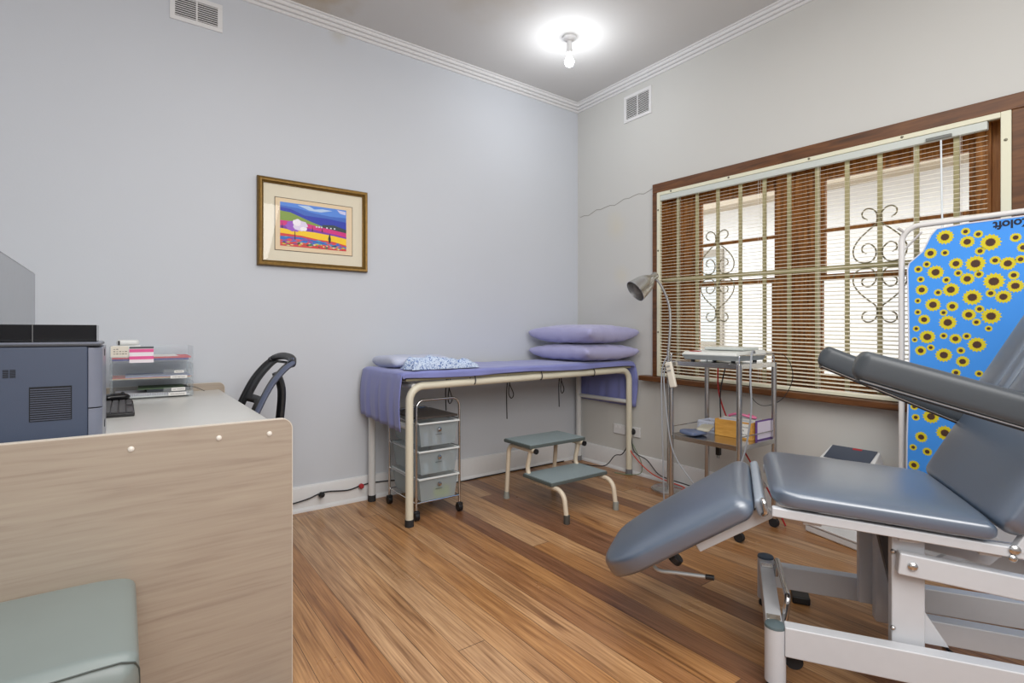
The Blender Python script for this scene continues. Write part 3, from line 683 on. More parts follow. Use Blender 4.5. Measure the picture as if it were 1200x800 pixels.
for i, (z0, z1) in enumerate(((0.425, 0.565), (0.26, 0.40), (0.105, 0.24))):
    dr = MB(); x0, x1, y0, y1 = DX0+0.014, DX1-0.014, DY0-0.006, DY1-0.01; t = 0.003; tp = 0.014
    def tpz(p, z0=z0, z1=z1, x0=x0, x1=x1, y0=y0, y1=y1):
        f = (z1-p[2])/(z1-z0)*0.018; cx, cy = (x0+x1)/2, (y0+y1)/2
        return (p[0]+(f if p[0] < cx else -f), p[1]+(f*0.4 if p[1] < cy else -f), p[2])
    dr.box(x0, x1, y0, y0+t, z0, z1); dr.box(x0, x1, y1-t, y1, z0, z1); dr.box(x0, x0+t, y0+t, y1-t, z0, z1); dr.box(x1-t, x1, y0+t, y1-t, z0, z1); dr.box(x0+t, x1-t, y0+t, y1-t, z0, z0+t)
    dr.map(tpz)
    do = dr.build('drawer', FR, dc, bevel=0.0015)
    m = MB(); m.box(x0-0.006, x1+0.006, y0-0.012, y0, z1-0.008, z1+0.002); m.box(x0-0.006, x0+0.004, y0, y1, z1-0.006, z1+0.002); m.box(x1-0.004, x1+0.006, y0, y1, z1-0.006, z1+0.002)
    m.build('drawer_rim', mat('drawer_rim_plastic', (216, 220, 220), 0.4), do, bevel=0.002)
    m = MB(); m.lathe([(0.0, 0.014), (0.012, 0.012), (0.014, 0.006), (0.006, 0), (0.006, -0.004)], M=Matrix.Translation(((x0+x1)/2, y0-0.001, z1-0.045)) @ Matrix.Rotation(R(90), 4, 'X'), n=16)
    m.build('drawer_knob', CHROME, do)
    MB().box((x0+x1)/2-0.022, (x0+x1)/2+0.022, y0-0.0012, y0+0.002, z1-0.075, z1-0.073).build('drawer_slot', mat('slot_grey', (90, 92, 92), 0.6), do)
    rnd = random.Random(i+2)
    for k in range(3):
        cx = x0+0.06+0.06*k if i < 2 else x0+0.13+0.035*k; c_ = contents[i][k % 2]; hh = rnd.uniform(0.03, 0.06)
        o = MB().cyl((cx, y0+0.035, z0+0.006), (cx, y0+0.035, z0+hh+0.02), 0.017, n=14).build('bottle', mat('bottle_%d_%d_%d' % c_, c_, 0.4))
        tag(o, ['leftmost', 'middle', 'rightmost'][k]+[' pale bottle behind the frosted front of the top drawer', ' pale bottle behind the frosted front of the middle drawer', ' yellow bottle behind the frosted front of the bottom drawer'][i], 'bottle', ['bottles in the top drawer', 'bottles in the middle drawer', 'yellow bottles in the bottom drawer'][i])

# ================================================================= desk with end panels
dk = thing('desk', 'cream laminate desk with tall wood-grain end panel facing the camera', 'desk', (-3.3, -0.85, 0))
LAM = wood('beige_woodgrain_laminate', [(0.2, (146, 131, 118)), (0.45, (162, 148, 133)), (0.7, (169, 156, 140)), (0.9, (178, 166, 150))], axis=0, scale=1.5, rough=0.45, stretch=22, bump=0.03)
EDG = mat('laminate_edge', (206, 198, 186), 0.5)
def panel(y0, y1, name, zt):
    xr = -2.785 if y1 < -1 else -2.752; rc = 0.03
    arc = [(xr-rc+rc*math.sin(a), zt-rc+rc*math.cos(a)) for a in [math.pi/2*k/8 for k in range(9)]]
    poly = [(-4.0, 0), (-4.0, zt)] + arc + [(xr, 0)]
    m = MB(); m.prism(poly, lambda u, z: (u, y0, z), lambda u, z: (u, y1, z))
    o = m.build(name, [LAM], dk, sharp=30, bevel=0.0015)
    pts = [Vector((u, (y0+y1)/2, z)) for u, z in [(-3.99, zt)]+arc+[(xr, 0.01)]]
    e = MB(); n = len(pts); w = abs(y0-y1)/2-0.001
    vs = []
    for k, p in enumerate(pts):
        d = (pts[min(n-1, k+1)]-pts[max(0, k-1)]).normalized(); nr = Vector((-d.z, 0, d.x)); nr = nr if nr.z+nr.x > 0 else -nr
        for (a, b) in ((-w, 0), (w, 0), (w, 0.0022), (-w, 0.0022)): vs.append(p+Vector((0, a, 0))+nr*b)
    fs = [(k*4+j, k*4+(j+1) % 4, (k+1)*4+(j+1) % 4, (k+1)*4+j) for k in range(n-1) for j in range(4)]
    e.add(vs, fs); e.build('edge_strip', EDG, o)
    return o
pn = panel(-1.650, -1.630, 'end_panel', 0.832); panel(-0.042, -0.024, 'end_panel', 0.818)
for x, z in ((-2.85, 0.792), (-2.985, 0.795), (-3.19, 0.79), (-3.45, 0.785)):
    MB().lathe([(0.0075, 0), (0.0065, 0.003), (0.003, 0.0048), (0, 0.005)], M=Matrix.Translation((x, -1.650, z)) @ Matrix.Rotation(R(90), 4, 'X'), n=16).build('screw_cap', mat('screw_cap_white', (220, 214, 204), 0.4), pn)
MB().box(-3.98, -2.778, -1.630, -0.042, 0.755, 0.780).build('desktop', mat('white_laminate_top', (208, 207, 202), 0.22, noise=0.02), dk, bevel=0.002)
MB().box(-3.98, -3.96, -1.63, -0.042, 0.2, 0.755).build('modesty_panel', LAM, dk)
DZ = 0.780

# ---- printer
pt = thing('printer', 'large slate blue and grey laser printer on the desk', 'printer', (-3.45, -1.38, DZ))
PB = mat('printer_slate_blue', (64, 74, 94), 0.45, bump=0.1, bscale=400); PG = mat('printer_silver', (116, 121, 136), 0.28)
PX0, PX1, PY0, PY1 = -3.66, -3.252, -1.56, -1.20
MB().box(PX0, PX1-0.031, PY0, PY1, DZ+0.004, 1.062).build('printer_body', PB, pt, bevel=0.004)
m = MB(); rc = 0.026
poly = [(PX1-0.0305, PY0), (PX1-rc, PY0)] + [(PX1-rc+rc*math.sin(a), PY0+rc-rc*math.cos(a)) for a in [math.pi/2*k/8 for k in range(1, 9)]] + [(PX1, PY1), (PX1-0.0305, PY1)]
m.prism(poly, lambda u, v: (u, v, 0.897), lambda u, v: (u, v, 1.058)); m.prism(poly, lambda u, v: (u, v, DZ+0.004), lambda u, v: (u, v, 0.894))
m.build('front_cover', PG, pt, sharp=30, bevel=0.001)
MB().box(PX0, PX1-0.004, PY0-0.002, PY1, 1.062, 1.069).build('top_lid', mat('printer_lid_dark', (52, 54, 60), 0.35), pt, bevel=0.002)
MB().box(PX0, PX1-0.006, PY0, PY1, 1.069, 1.0715).build('lid_trim', PG, pt)
m = MB(); gx0, gx1, gz0, gz1 = -3.398, -3.318, 0.872, 0.957
for i in range(15): z = gz0+(gz1-gz0)*i/15; m.box(gx0, gx1, PY0-0.0025, PY0, z, z+0.0026)
gq = m.build('vent_fins', mat('vent_fin_blue', (70, 76, 92), 0.5), pt)
MB().box(gx0-0.002, gx1+0.002, PY0-0.0012, PY0, gz0-0.002, gz1+0.002).build('vent_recess', mat('recess_black', (18, 20, 26), 0.8), gq)
m = MB()
for i in range(6):
    for j in range(2): m.box(-3.449+j*0.013, -3.438+j*0.013, PY0-0.001, PY0, 0.985+i*0.0036, 0.987+i*0.0036)
m.build('small_vent_slits', mat('recess_black', (18, 20, 26), 0.8), pt)
m = MB()
for z in (1.04, 0.83): m.box(PX1-0.001, PX1+0.0015, PY0+0.16, PY0+0.19, z-0.01, z+0.01)
m.build('release_catch', BLACK, pt)

tr = thing('black_tray', 'glossy black open tray lying on top of the printer', 'tray', (-3.4, -1.32, 1.0715))
GB = mat('glossy_black', (16, 17, 20), 0.12); tx0, tx1, ty0, ty1, tz0, tz1 = -3.50, -3.270, -1.40, -1.22, 1.0718, 1.121
m = MB(); m.box(tx0, tx1, ty0, ty0+0.003, tz0, tz1); m.box(tx0, tx1, ty1-0.003, ty1, tz0, tz1); m.box(tx0, tx0+0.003, ty0, ty1, tz0, tz1); m.box(tx1-0.003, tx1, ty0, ty1, tz0, tz1); m.box(tx0, tx1, ty0, ty1, tz0, tz0+0.003)
m.build('tray_shell', GB, tr, bevel=0.001)
MB().box(-3.411, -3.409, ty0-0.0005, ty1, tz0, tz1).build('divider', mat('tray_divider', (90, 90, 90), 0.4), tr)

# ---- monitor
mo = thing('monitor', 'flat grey computer monitor standing behind the printer', 'monitor', (-3.52, -0.80, DZ))
MB().box(-3.52, -3.495, -1.30, -0.515, 0.985, 1.337).build('monitor_housing', mat('dark_bezel', (60, 62, 66), 0.4), mo, bevel=0.003)
MB().box(-3.495, -3.4935, -1.294, -0.519, 0.991, 1.332).build('screen', mat('matt_grey_screen', (150, 154, 160), 0.22), mo)
MB().tube([(-3.535, -0.80, DZ+0.01), (-3.535, -0.80, 1.12)], 0.018, 14).build('monitor_stand', BLACK, mo)
MB().box(-3.62, -3.45, -0.92, -0.68, DZ, DZ+0.012).build('stand_base', BLACK, mo, bevel=0.004)

# ---- keyboard and mouse
kb = thing('keyboard', 'black computer keyboard on the desk beside the printer', 'keyboard', (-3.25, -0.68, DZ))
MB().box(-3.325, -3.172, -0.905, -0.465, DZ, DZ+0.014).build('keyboard_base', BLACK, kb, bevel=0.004)
m = MB()
for i in range(6):
    x = -3.315+i*0.0235
    for j in range(20):
        y = -0.895+j*0.0212
        if i == 5 and 5 < j < 12: continue
        m.box(x, x+0.0195, y, y+0.0185, DZ+0.014, DZ+0.020)
m.build('keys', mat('key_grey', (70, 70, 72), 0.5), kb, bevel=0.0012)
ms = thing('mouse', 'black computer mouse on a dark pad at the papers', 'mouse', (-3.24, -0.38, DZ+0.004))
MB().slab(0.11, 0.062, 0.036, frame((-3.29, -0.38, DZ+0.0225), (1, 0.25, 0), (-0.25, 1, 0)), Rc=0.028, r=0.04, ex=2.3).build('mouse_shell', GB, ms)
m = MB(); M_ = frame((-3.21, -0.365, DZ+0.039), (1, 0.25, 0), (-0.25, 1, 0)); m.cyl(M_ @ Vector((0, -0.004, 0)), M_ @ Vector((0, 0.004, 0)), 0.007, n=12); m.build('scroll_wheel', RUBBER, ms)
tag(MB().box(-3.36, -3.175, -0.455, -0.315, DZ, DZ+0.004).build('mouse_pad', mat('mouse_pad_brown', (70, 62, 60), 0.8), bevel=0.001), 'small dark mouse pad under the black mouse', 'mouse pad')

# ---- letter trays and papers
ACR = glass_mat('clear_acrylic', (250, 252, 253), gloss=0.05, rough=0.2, opacity=0.12)
LX0, LX1, LY0, LY1 = -3.26, -2.925, -0.30, -0.055
lab = ['', 'clear acrylic letter tray in the middle of the stack', 'clear acrylic letter tray at the top of the stack']
PAPER = mat('white_paper', (226, 224, 220), 0.8); INK = mat('black_ink', (40, 40, 44), 0.7)
def sheaf(x0, x1, y0, y1, z0, z1, col, label, cat, name, group=None, jit=0):
    o = MB().box(x0, x1, y0, y1, z0, z1, Matrix.Translation(((x0+x1)/2, (y0+y1)/2, 0)) @ Matrix.Rotation(R(jit), 4, 'Z') @ Matrix.Translation((-(x0+x1)/2, -(y0+y1)/2, 0))).build(name, mat('stationery_%d_%d_%d' % col, col, 0.7))
    tag(o, label, cat, group); return o
zs = [DZ, DZ+0.088, DZ+0.176]
for i, z in enumerate(zs):
    a = thing('letter_tray', ['clear acrylic letter tray at the bottom of the stack, standing on the desk', lab[1], lab[2]][i], 'letter tray', (-3.09, -0.18, z), group='clear letter trays on the desk')
    m = MB(); f = 0.003
    m.box(LX0, LX1, LY0, LY1, z+0.004, z+0.004+f); m.box(LX0, LX0+f, LY0, LY1, z+0.007, z+0.075); m.box(LX1-f, LX1, LY0, LY1, z+0.007, z+0.075); m.box(LX0, LX1, LY1-f, LY1, z+0.007, z+0.075)
    m.box(LX0, LX1, LY0, LY0+f, z+0.007, z+0.030)
    m.build('tray_body', ACR, a, bevel=0.001)
    m = MB()
    for x in (LX0+0.008, LX1-0.008):
        for y in (LY0+0.01, LY1-0.01):
            m.cyl((x, y, z), (x, y, z+0.004), 0.005, n=10)
            if i < 2: m.cyl((x, y, z+0.007), (x, y, z+0.088), 0.004, n=8)
    m.build('corner_post', ACR, a)
    for (xa, xb, za, zb_, tx) in {0: [(-3.030, -2.956, 0.008, 0.024, 'IMMUNISATIONS'), (-3.018, -2.96, 0.031, 0.047, 'MAP THREADS')], 1: [(-3.022, -2.952, 0.004, 0.019, 'STAFF MEETINGS'), (-3.006, -2.966, 0.031, 0.043, 'MASTERS')], 2: []}[i]:
        p = MB().box(xa, xb, LY0-0.0012, LY0-0.0002, z+za, z+zb_).build('paper_label', PAPER, a)
        hgt = (zb_-za); text('label_lettering', tx, min(hgt*0.6, (xb-xa)/len(tx)*1.38), frame(((xa+xb)/2, LY0-0.0014, z+za+hgt*0.3), (1, 0, 0), (0, 0, 1)), INK, p, ext=0.0001, align='CENTER')
    if i < 2:
        MB().box(-3.05, -2.94, LY0+0.0005, LY0+0.0025, z+0.03, z+0.048).build('label_holder', ACR, a)
c0 = zs[0]+0.0075
sheaf(-3.25, -2.94, -0.29, -0.07, c0, c0+0.006, (222, 222, 220), 'white papers lying flat in the bottom letter tray', 'papers', 'paper_stack')
o = sheaf(-3.24, -2.95, -0.285, -0.08, c0+0.0065, c0+0.017, (214, 212, 222), 'spiral-bound white notebook in the bottom letter tray', 'notebook', 'spiral_notebook')
m = MB()
for k in range(40): x = -3.235+k*0.0070; m.tube([(x, -0.284+0.006*math.cos(a), c0+0.0115+0.007*math.sin(a)) for a in [math.pi*2*q/8 for q in range(8)]], 0.0008, 4, closed=True)
sp = m.build('spiral_binding', mat('black_wire', (60, 60, 64), 0.5)); sp.parent = o; sp.location = sp.location-o.location
sheaf(-3.12, -2.94, -0.285, -0.09, c0+0.022, c0+0.034, (38, 44, 52), 'dark folder lying on the notebook in the bottom tray', 'folder', 'folder', jit=2)
sheaf(-3.15, -2.96, -0.28, -0.09, c0+0.0345, c0+0.039, (76, 96, 72), 'dark green folder lying on the dark folder', 'folder', 'folder', jit=-2)
c1 = zs[1]+0.0075
for k, (x0, x1, h0, h1, col, nm, lb) in enumerate(((-3.25, -2.935, 0, 0.004, (214, 190, 150), 'folder', 'buff manila folder at the bottom of the middle tray'), (-3.25, -2.932, 0.0042, 0.007, (196, 70, 50), 'folder', 'red folder over the buff folder in the middle tray'), (-3.20, -2.935, 0.0072, 0.012, (150, 160, 190), 'folder', 'pale blue folder on top in the middle tray'))):
    sheaf(x0, x1, -0.29, -0.07, c1+h0, c1+h1, col, lb, 'folder', nm)
c2 = zs[2]+0.0075
sheaf(-3.25, -2.945, -0.295, -0.07, c2, c2+0.009, (34, 36, 130), 'dark blue folder at the bottom of the top tray', 'folder', 'folder')
sheaf(-3.25, -2.935, -0.295, -0.07, c2+0.0095, c2+0.017, (214, 40, 56), 'red folder over the blue folder in the top tray', 'folder', 'folder')
sheaf(-3.245, -2.99, -0.29, -0.07, c2+0.0175, c2+0.021, (220, 220, 216), 'white papers on the red folder in the top tray', 'papers', 'paper_stack')
lp = MB().box(-3.185, -3.09, LY0-0.003, LY0-0.0015, zs[2]-0.002, zs[2]+0.075).build('pink_notice', mat('pink_notice_white', (236, 226, 232), 0.6))
tag(lp, 'pink and white striped card hung on the front of the top tray', 'card')
m = MB(); m.box(-3.185, -3.09, LY0-0.0036, LY0-0.003, zs[2]+0.048, zs[2]+0.063); m.box(-3.185, -3.09, LY0-0.0036, LY0-0.003, zs[2]+0.014, zs[2]+0.029)
q = m.build('pink_stripe', mat('hot_pink', (226, 92, 150), 0.6)); q.parent = lp; q.location = q.location-lp.location
m = MB(); m.box(-3.185, -3.09, LY0-0.0036, LY0-0.003, zs[2]+0.065, zs[2]+0.075); q = m.build('grey_stripe', mat('stripe_grey', (84, 90, 94), 0.6)); q.parent = lp; q.location = q.location-lp.location
sc_ = MB().box(-3.255, -3.188, LY0+0.004, LY0+0.006, zs[2]+0.024, zs[2]+0.078).build('white_card', mat('card_offwhite', (222, 214, 200), 0.7)); tag(sc_, 'white card with small black print standing in the top tray', 'card')
m = MB(); rr = random.Random(5)
for k in range(12): x = -3.245+0.011*(k % 5); z = zs[2]+0.04+0.011*(k//5); m.box(x, x+0.007, LY0+0.0034, LY0+0.004, z, z+0.002+0.001*(k % 2))
q = m.build('printed_marks', INK); q.parent = sc_; q.location = q.location-sc_.location
gm = thing('small_box', 'small white item with black marks on top of the letter trays', 'small box', (-3.21, -0.2, zs[2]+0.0215))
MB().slab(0.09, 0.05, 0.028, frame((-3.235, -0.22, zs[2]+0.093), (1, 0, 0), (0, 1, 0)), Rc=0.02, r=0.012, ex=3).build('item_body', mat('off_white_plastic', (224, 226, 224), 0.35), gm)
MB().box(-3.25, -3.14, -0.25, -0.19, zs[2]+0.0215, zs[2]+0.08).build('item_base', mat('off_white_plastic', (224, 226, 224), 0.35), gm, bevel=0.004)
MB().box(-3.228, -3.221, -0.246, -0.244, zs[2]+0.082, zs[2]+0.102).build('item_mark', INK, gm)
tag(MB().tube(cr([(-2.955, -0.25, c0+0.04), (-2.92, -0.28, c0+0.036), (-2.88, -0.33, DZ+0.025)], 5), 0.0016, 6).build('pen', mat('pen_dark', (60, 60, 60), 0.4)), 'thin dark pen sticking out of the bottom letter tray', 'pen')

# ================================================================= office chair
oc = thing('office_chair', 'black mesh-back office chair tucked behind the desk', 'chair', (-2.82, -0.575, 0))
CB = mat('chair_black', (26, 27, 30), 0.45); CG = mat('chair_edge_highlight', (86, 94, 116), 0.4)  # CG: grey-blue highlight on the black near rim, put into its colour
def bcurve(y, dx=0.0):
    return [(-2.765+dx, y, 0.60), (-2.748+dx, y, 0.68), (-2.712+dx, y, 0.77), (-2.665+dx, y, 0.86), (-2.612+dx, y, 0.925), (-2.578+dx, y, 0.952)]
YN, YF = -0.80, -0.37
nearp = cr(bcurve(YN), 5); farp = cr(bcurve(YF), 5)
m = MB(); m.tube(nearp+[Vector((-2.575, YN+0.03, 0.965))], 0.0125, 10, sx=1.6); m.build('near_back_rim', CG, oc)
m = MB(); m.tube(farp+[Vector((-2.575, YF-0.03, 0.965))], 0.0125, 10, sx=1.6)
m.tube(cr([(-2.578, YN, 0.952), (-2.56, YN+0.07, 0.972), (-2.555, (YN+YF)/2, 0.98), (-2.56, YF-0.07, 0.972), (-2.578, YF, 0.952)], 5), 0.018, 10); m.tube([(-2.765, YN, 0.60), (-2.775, YF, 0.60)], 0.014, 10)
m.build('back_frame', CB, oc)
m = MB(); nn = len(nearp); ny = 14; vs = []
for k in range(nn):
    for j in range(ny+1):
        f = j/ny; p = nearp[k].lerp(farp[k], f); p = p+Vector((0.03*math.sin(math.pi*f), 0, 0)); vs.append(p)
fs = []
for k in range(nn-1):
    for j in range(ny):
        f = (j+0.5)/ny; g = k/nn
        if (0.4 < f < 0.8 and 0.42 < g < 0.88) or (0.55 < f < 0.88 and 0.14 < g < 0.34): continue
        fs.append((k*(ny+1)+j, k*(ny+1)+j+1, (k+1)*(ny+1)+j+1, (k+1)*(ny+1)+j))
m.add(vs, fs); m.build('backrest_shell', CB, oc, solid=0.006, sharp=60)
MB().tube(cr([(-2.60, -0.585, 0.90), (-2.575, -0.585, 0.82), (-2.58, -0.585, 0.70), (-2.60, -0.585, 0.58), (-2.66, -0.585, 0.46), (-2.80, -0.585, 0.42)], 6), 0.02, 10, sx=1.5).build('back_support', CB, oc)
MB().slab(0.44, 0.46, 0.07, frame((-3.06, -0.585, 0.465), (1, 0, 0), (0, 1, 0)), Rc=0.08, r=0.04, ex=3.5, crown=0.01).build('seat', mat('chair_fabric', (34, 35, 38), 0.9), oc)
MB().cyl((-2.84, -0.585, 0.08), (-2.84, -0.585, 0.43), 0.024).build('gas_column', CB, oc)
for k in range(5):
    a = R(18+72*k); d = Vector((math.cos(a), math.sin(a), 0)); c = Vector((-2.84, -0.585, 0))
    lg = MB().tube([c+Vector((0, 0, 0.10)), c+d*0.14+Vector((0, 0, 0.085)), c+d*0.26+Vector((0, 0, 0.068))], [0.024, 0.019, 0.014], 8).build('base_leg', CB, oc)
    w = c+d*0.26; s_ = Vector((-d.y, d.x, 0)); MB().cyl(w-s_*0.02+Vector((0, 0, 0.028)), w+s_*0.02+Vector((0, 0, 0.028)), 0.028, n=16).build('caster_wheel', RUBBER, lg)

# ================================================================= green vinyl seat in the corner
gs = thing('vinyl_seat', 'mint green vinyl upholstered seat in the bottom left corner', 'seat', (-3.42, -1.89, 0))
MINT = mat('mint_vinyl', (124, 134, 132), 0.34, noise=0.07, nscale=5, bump=0.1, bscale=18)
MB().slab(0.455, 0.56, 0.13, frame((-3.46, -1.665, 0.412), (0, -1, 0), (1, 0, 0)), Rc=0.045, r=0.04, ex=7, n=64, crown=0.008).build('seat_cushion', MINT, gs)
def piping(z):
    rc = 0.05; c = [(-3.187, -2.112), (-3.733, -2.112)]
    return [(-3.181, -1.72, z), (-3.181, -2.05, z), (-3.187, -2.09, z), (-3.205, -2.113, z), (-3.25, -2.1225, z), (-3.70, -2.1225, z)]
MB().tube([(-3.70, -2.112, 0.464), (-3.25, -2.112, 0.466), (-3.21, -2.108, 0.463), (-3.188, -2.10, 0.452), (-3.181, -2.085, 0.43), (-3.180, -2.075, 0.39)], 0.0022, 6).build('piping', mat('piping_dark', (70, 78, 76), 0.5), gs)
MB().box(-3.72, -3.20, -2.10, -1.68, 0.31, 0.352).build('seat_base', mat('seat_base_dark', (60, 56, 52), 0.7), gs)
for x in (-3.70, -3.23):
    for y in (-2.08, -1.71): MB().cyl((x, y, 0), (x, y, 0.31), 0.014, n=14).build('leg', CHROME, gs)

# ================================================================= instrument trolley
TX0, TX1, TY0, TY1 = -0.61, -0.25, -1.86, -1.435
tl = thing('instrument_trolley', 'two-shelf stainless steel trolley in front of the window', 'trolley', (-0.43, -1.65, 0))
for x in (TX0, TX1):
    for y in (TY0, TY1):
        lg = MB().cyl((x, y, 0.05), (x, y, 0.93), 0.0145, n=16).build('leg', STEEL, tl)
        MB().cyl((x-0.011, y, 0.026), (x+0.011, y, 0.026), 0.026, n=18).build('caster_wheel', RUBBER, lg)
for z, nm in ((0.915, 'top_shelf'), (0.485, 'lower_shelf')):
    m = MB(); m.box(TX0-0.008, TX1+0.008, TY0-0.008, TY1+0.008, z+0.012, z+0.015)
    for a in ((TX0-0.01, TX0-0.008), (TX1+0.008, TX1+0.01)): m.box(a[0], a[1], TY0-0.01, TY1+0.01, z-0.010, z+0.016)
    for a in ((TY0-0.01, TY0-0.008), (TY1+0.008, TY1+0.01)): m.box(TX0-0.01, TX1+0.01, a[0], a[1], z-0.010, z+0.016)
    m.build(nm, STEEL, tl, bevel=0.001)
m = MB(); z = 0.975
for pts in ([(TX0, TY1, 0.93), (TX0, TY1, z), (TX1, TY1, z), (TX1, TY1, 0.93)], [(TX0, TY0, 0.93), (TX0, TY0, z), (TX1, TY0, z), (TX1, TY0, 0.93)], [(TX1, TY0, 0.95), (TX1, TY0+0.01, z), (TX1, TY1-0.01, z), (TX1, TY1, 0.95)]):
    m.tube(fillet(pts, 0.012, 5), 0.0035, 8)
m.build('top_guard_rail', CHROME, tl)
m = MB(); z = 0.545
for a, b in (((TX0, TY1, z), (TX1, TY1, z)), ((TX0, TY0, z), (TX1, TY0, z)), ((TX1, TY0, z), (TX1, TY1, z))): m.tube([a, b], 0.003, 8)
m.build('lower_guard_rail', CHROME, tl)
zt = 0.931
dv = thing('medical_device', 'pale grey desktop medical device with wedge body on top shelf', 'medical device', (-0.43, -1.66, zt))
DG = mat('device_grey', (150, 158, 162), 0.4); DL = mat('device_light_grey', (206, 208, 204), 0.4)
pf = lambda x0, x1, z0, z1, y0, y1, m_: m_.add([(x0, y0, z0), (x1, y0, z0), (x1, y1, z0), (x0, y1, z0), (x0+0.014, y0+0.012, z1), (x1, y0+0.012, z1+0.012), (x1, y1-0.012, z1+0.012), (x0+0.014, y1-0.012, z1)], [(3, 2, 1, 0), (4, 5, 6, 7), (0, 1, 5, 4), (1, 2, 6, 5), (2, 3, 7, 6), (3, 0, 4, 7)])
m = MB(); m.add([(-0.58, -1.825, zt+0.012), (-0.30, -1.825, zt+0.012), (-0.30, -1.505, zt+0.012), (-0.58, -1.505, zt+0.012), (-0.60, -1.84, zt+0.04), (-0.285, -1.84, zt+0.05), (-0.285, -1.495, zt+0.05), (-0.60, -1.495, zt+0.04)], [(3, 2, 1, 0), (4, 5, 6, 7), (0, 1, 5, 4), (1, 2, 6, 5), (2, 3, 7, 6), (3, 0, 4, 7)])
m.build('device_base', DG, dv, bevel=0.005)
m = MB(); pf(-0.60, -0.285, zt+0.04, zt+0.058, -1.84, -1.495, m); m.build('device_cover', DL, dv, bevel=0.004)
m = MB(); m.box(-0.47, -0.30, -1.80, -1.56, zt+0.066, zt+0.082); m.build('device_lid', mat('device_lid_grey', (190, 196, 192), 0.35), dv, bevel=0.006)
MB().box(-0.585, -0.555, -1.60, -1.54, zt+0.0585, zt+0.0625, Matrix.Identity(4)).build('red_logo_plate', mat('logo_red', (176, 60, 60), 0.5), dv)
m = MB()
for x in (-0.55, -0.33):
    for y in (-1.79, -1.54): m.cyl((x, y, zt), (x, y, zt+0.013), 0.011, n=12)
m.build('device_foot', RUBBER, dv)
# things on the lower shelf
zl = 0.5005
bxo = thing('card_box', 'wooden open card file box on the lower trolley shelf', 'box', (-0.43, -1.72, zl))
OAK = wood('oak_box', [(0.2, (176, 122, 50)), (0.5, (204, 150, 68)), (0.8, (222, 172, 92))], axis=1, scale=4, rough=0.5, stretch=6)
b0, b1, c0_, c1_, hh = -0.425, -0.235, -1.825, -1.60, 0.096
m = MB(); m.box(b0, b0+0.01, c0_, c1_, zl, zl+hh); m.box(b1-0.01, b1, c0_, c1_, zl, zl+hh); m.box(b0+0.01, b1-0.01, c0_, c0_+0.01, zl, zl+hh); m.box(b0+0.01, b1-0.01, c1_-0.01, c1_, zl, zl+hh); m.box(b0+0.01, b1-0.01, c0_+0.01, c1_-0.01, zl, zl+0.008)
m.build('box_shell', OAK, bxo, bevel=0.002)
nt = MB().box(b0-0.0015, b0-0.0002, -1.81, -1.745, zl+0.012, zl+0.088).build('paper_notice', PAPER, bxo)
Mn = lambda z, s: frame((b0-0.0018, -1.7775, z), (0, -1, 0), (0, 0, 1))
text('notice_lettering', 'PATHOLOGY', 0.0098, Mn(zl+0.066, 0), INK, nt, ext=0.0001, align='CENTER'); text('notice_lettering', '&', 0.014, Mn(zl+0.046, 0), INK, nt, ext=0.0001, align='CENTER'); text('notice_lettering', 'X-RAYS', 0.0125, Mn(zl+0.024, 0), INK, nt, ext=0.0001, align='CENTER')
rr = random.Random(11)
cd = [(222, 224, 226), (196, 200, 206), (230, 226, 216), (206, 190, 214), (216, 220, 226), (190, 196, 200), (232, 232, 230)]
lbls = ['white index card nearest the front of the wooden box', 'grey index card second from the front in the wooden box', 'ivory index card behind the grey one in the box', 'lilac index card in the middle of the wooden box', 'bluish white index card behind the lilac one', 'darker grey index card near the back of the box', 'white index card at the back of the wooden box']
for k in range(7):
    x = -0.405+k*0.023
    o = MB().box(x, x+0.002, -1.81, -1.615, zl+0.009, zl+0.098+0.004*(k % 3)).build('index_card', mat('card_%d' % k, cd[k], 0.7)); tag(o, lbls[k], 'card', 'index cards in the wooden box')
o = MB().box(-0.40, -0.245, -1.842, -1.832, zl, zl+0.108).build('purple_booklet', mat('booklet_purple', (104, 70, 140), 0.5)); tag(o, 'white booklet with purple border standing beside the wooden box', 'booklet')
q = MB().box(-0.395, -0.250, -1.8435, -1.842, zl+0.007, zl+0.101).build('booklet_cover', mat('booklet_white', (224, 216, 232), 0.5)); q.parent = o; q.location = q.location-o.location
m = MB(); pk = [(-0.36, -1.65, zl+0.112), (-0.36, -1.68, zl+0.124), (-0.36, -1.72, zl+0.128), (-0.34, -1.76, zl+0.118), (-0.32, -1.79, zl+0.112), (-0.30, -1.74, zl+0.122)]
tag(m.tube(cr(pk, 6), 0.0075, 8).build('pink_tubing', mat('pink_rubber', (224, 120, 160), 0.5)), 'coil of pink tubing resting on the wooden card box', 'tubing')
bk = thing('plastic_basket', 'small white slotted plastic basket on lower trolley shelf', 'basket', (-0.34, -1.53, zl))
m = MB(); x0, x1, y0, y1 = -0.40, -0.28, -1.585, -1.47; WP = mat('white_basket_plastic', (214, 220, 236), 0.4)
m.box(x0, x1, y0, y1, zl, zl+0.004)
for z in (zl+0.004, zl+0.055): m.box(x0, x1, y0, y0+0.003, z, z+0.012); m.box(x0, x1, y1-0.003, y1, z, z+0.012); m.box(x0, x0+0.003, y0, y1, z, z+0.012); m.box(x1-0.003, x1, y0, y1, z, z+0.012)
k = 0
while x0+k*0.0125 < x1: m.box(x0+k*0.0125, x0+k*0.0125+0.004, y0, y0+0.003, zl+0.01, zl+0.06); m.box(x0+k*0.0125, x0+k*0.0125+0.004, y1-0.003, y1, zl+0.01, zl+0.06); k += 1
k = 0
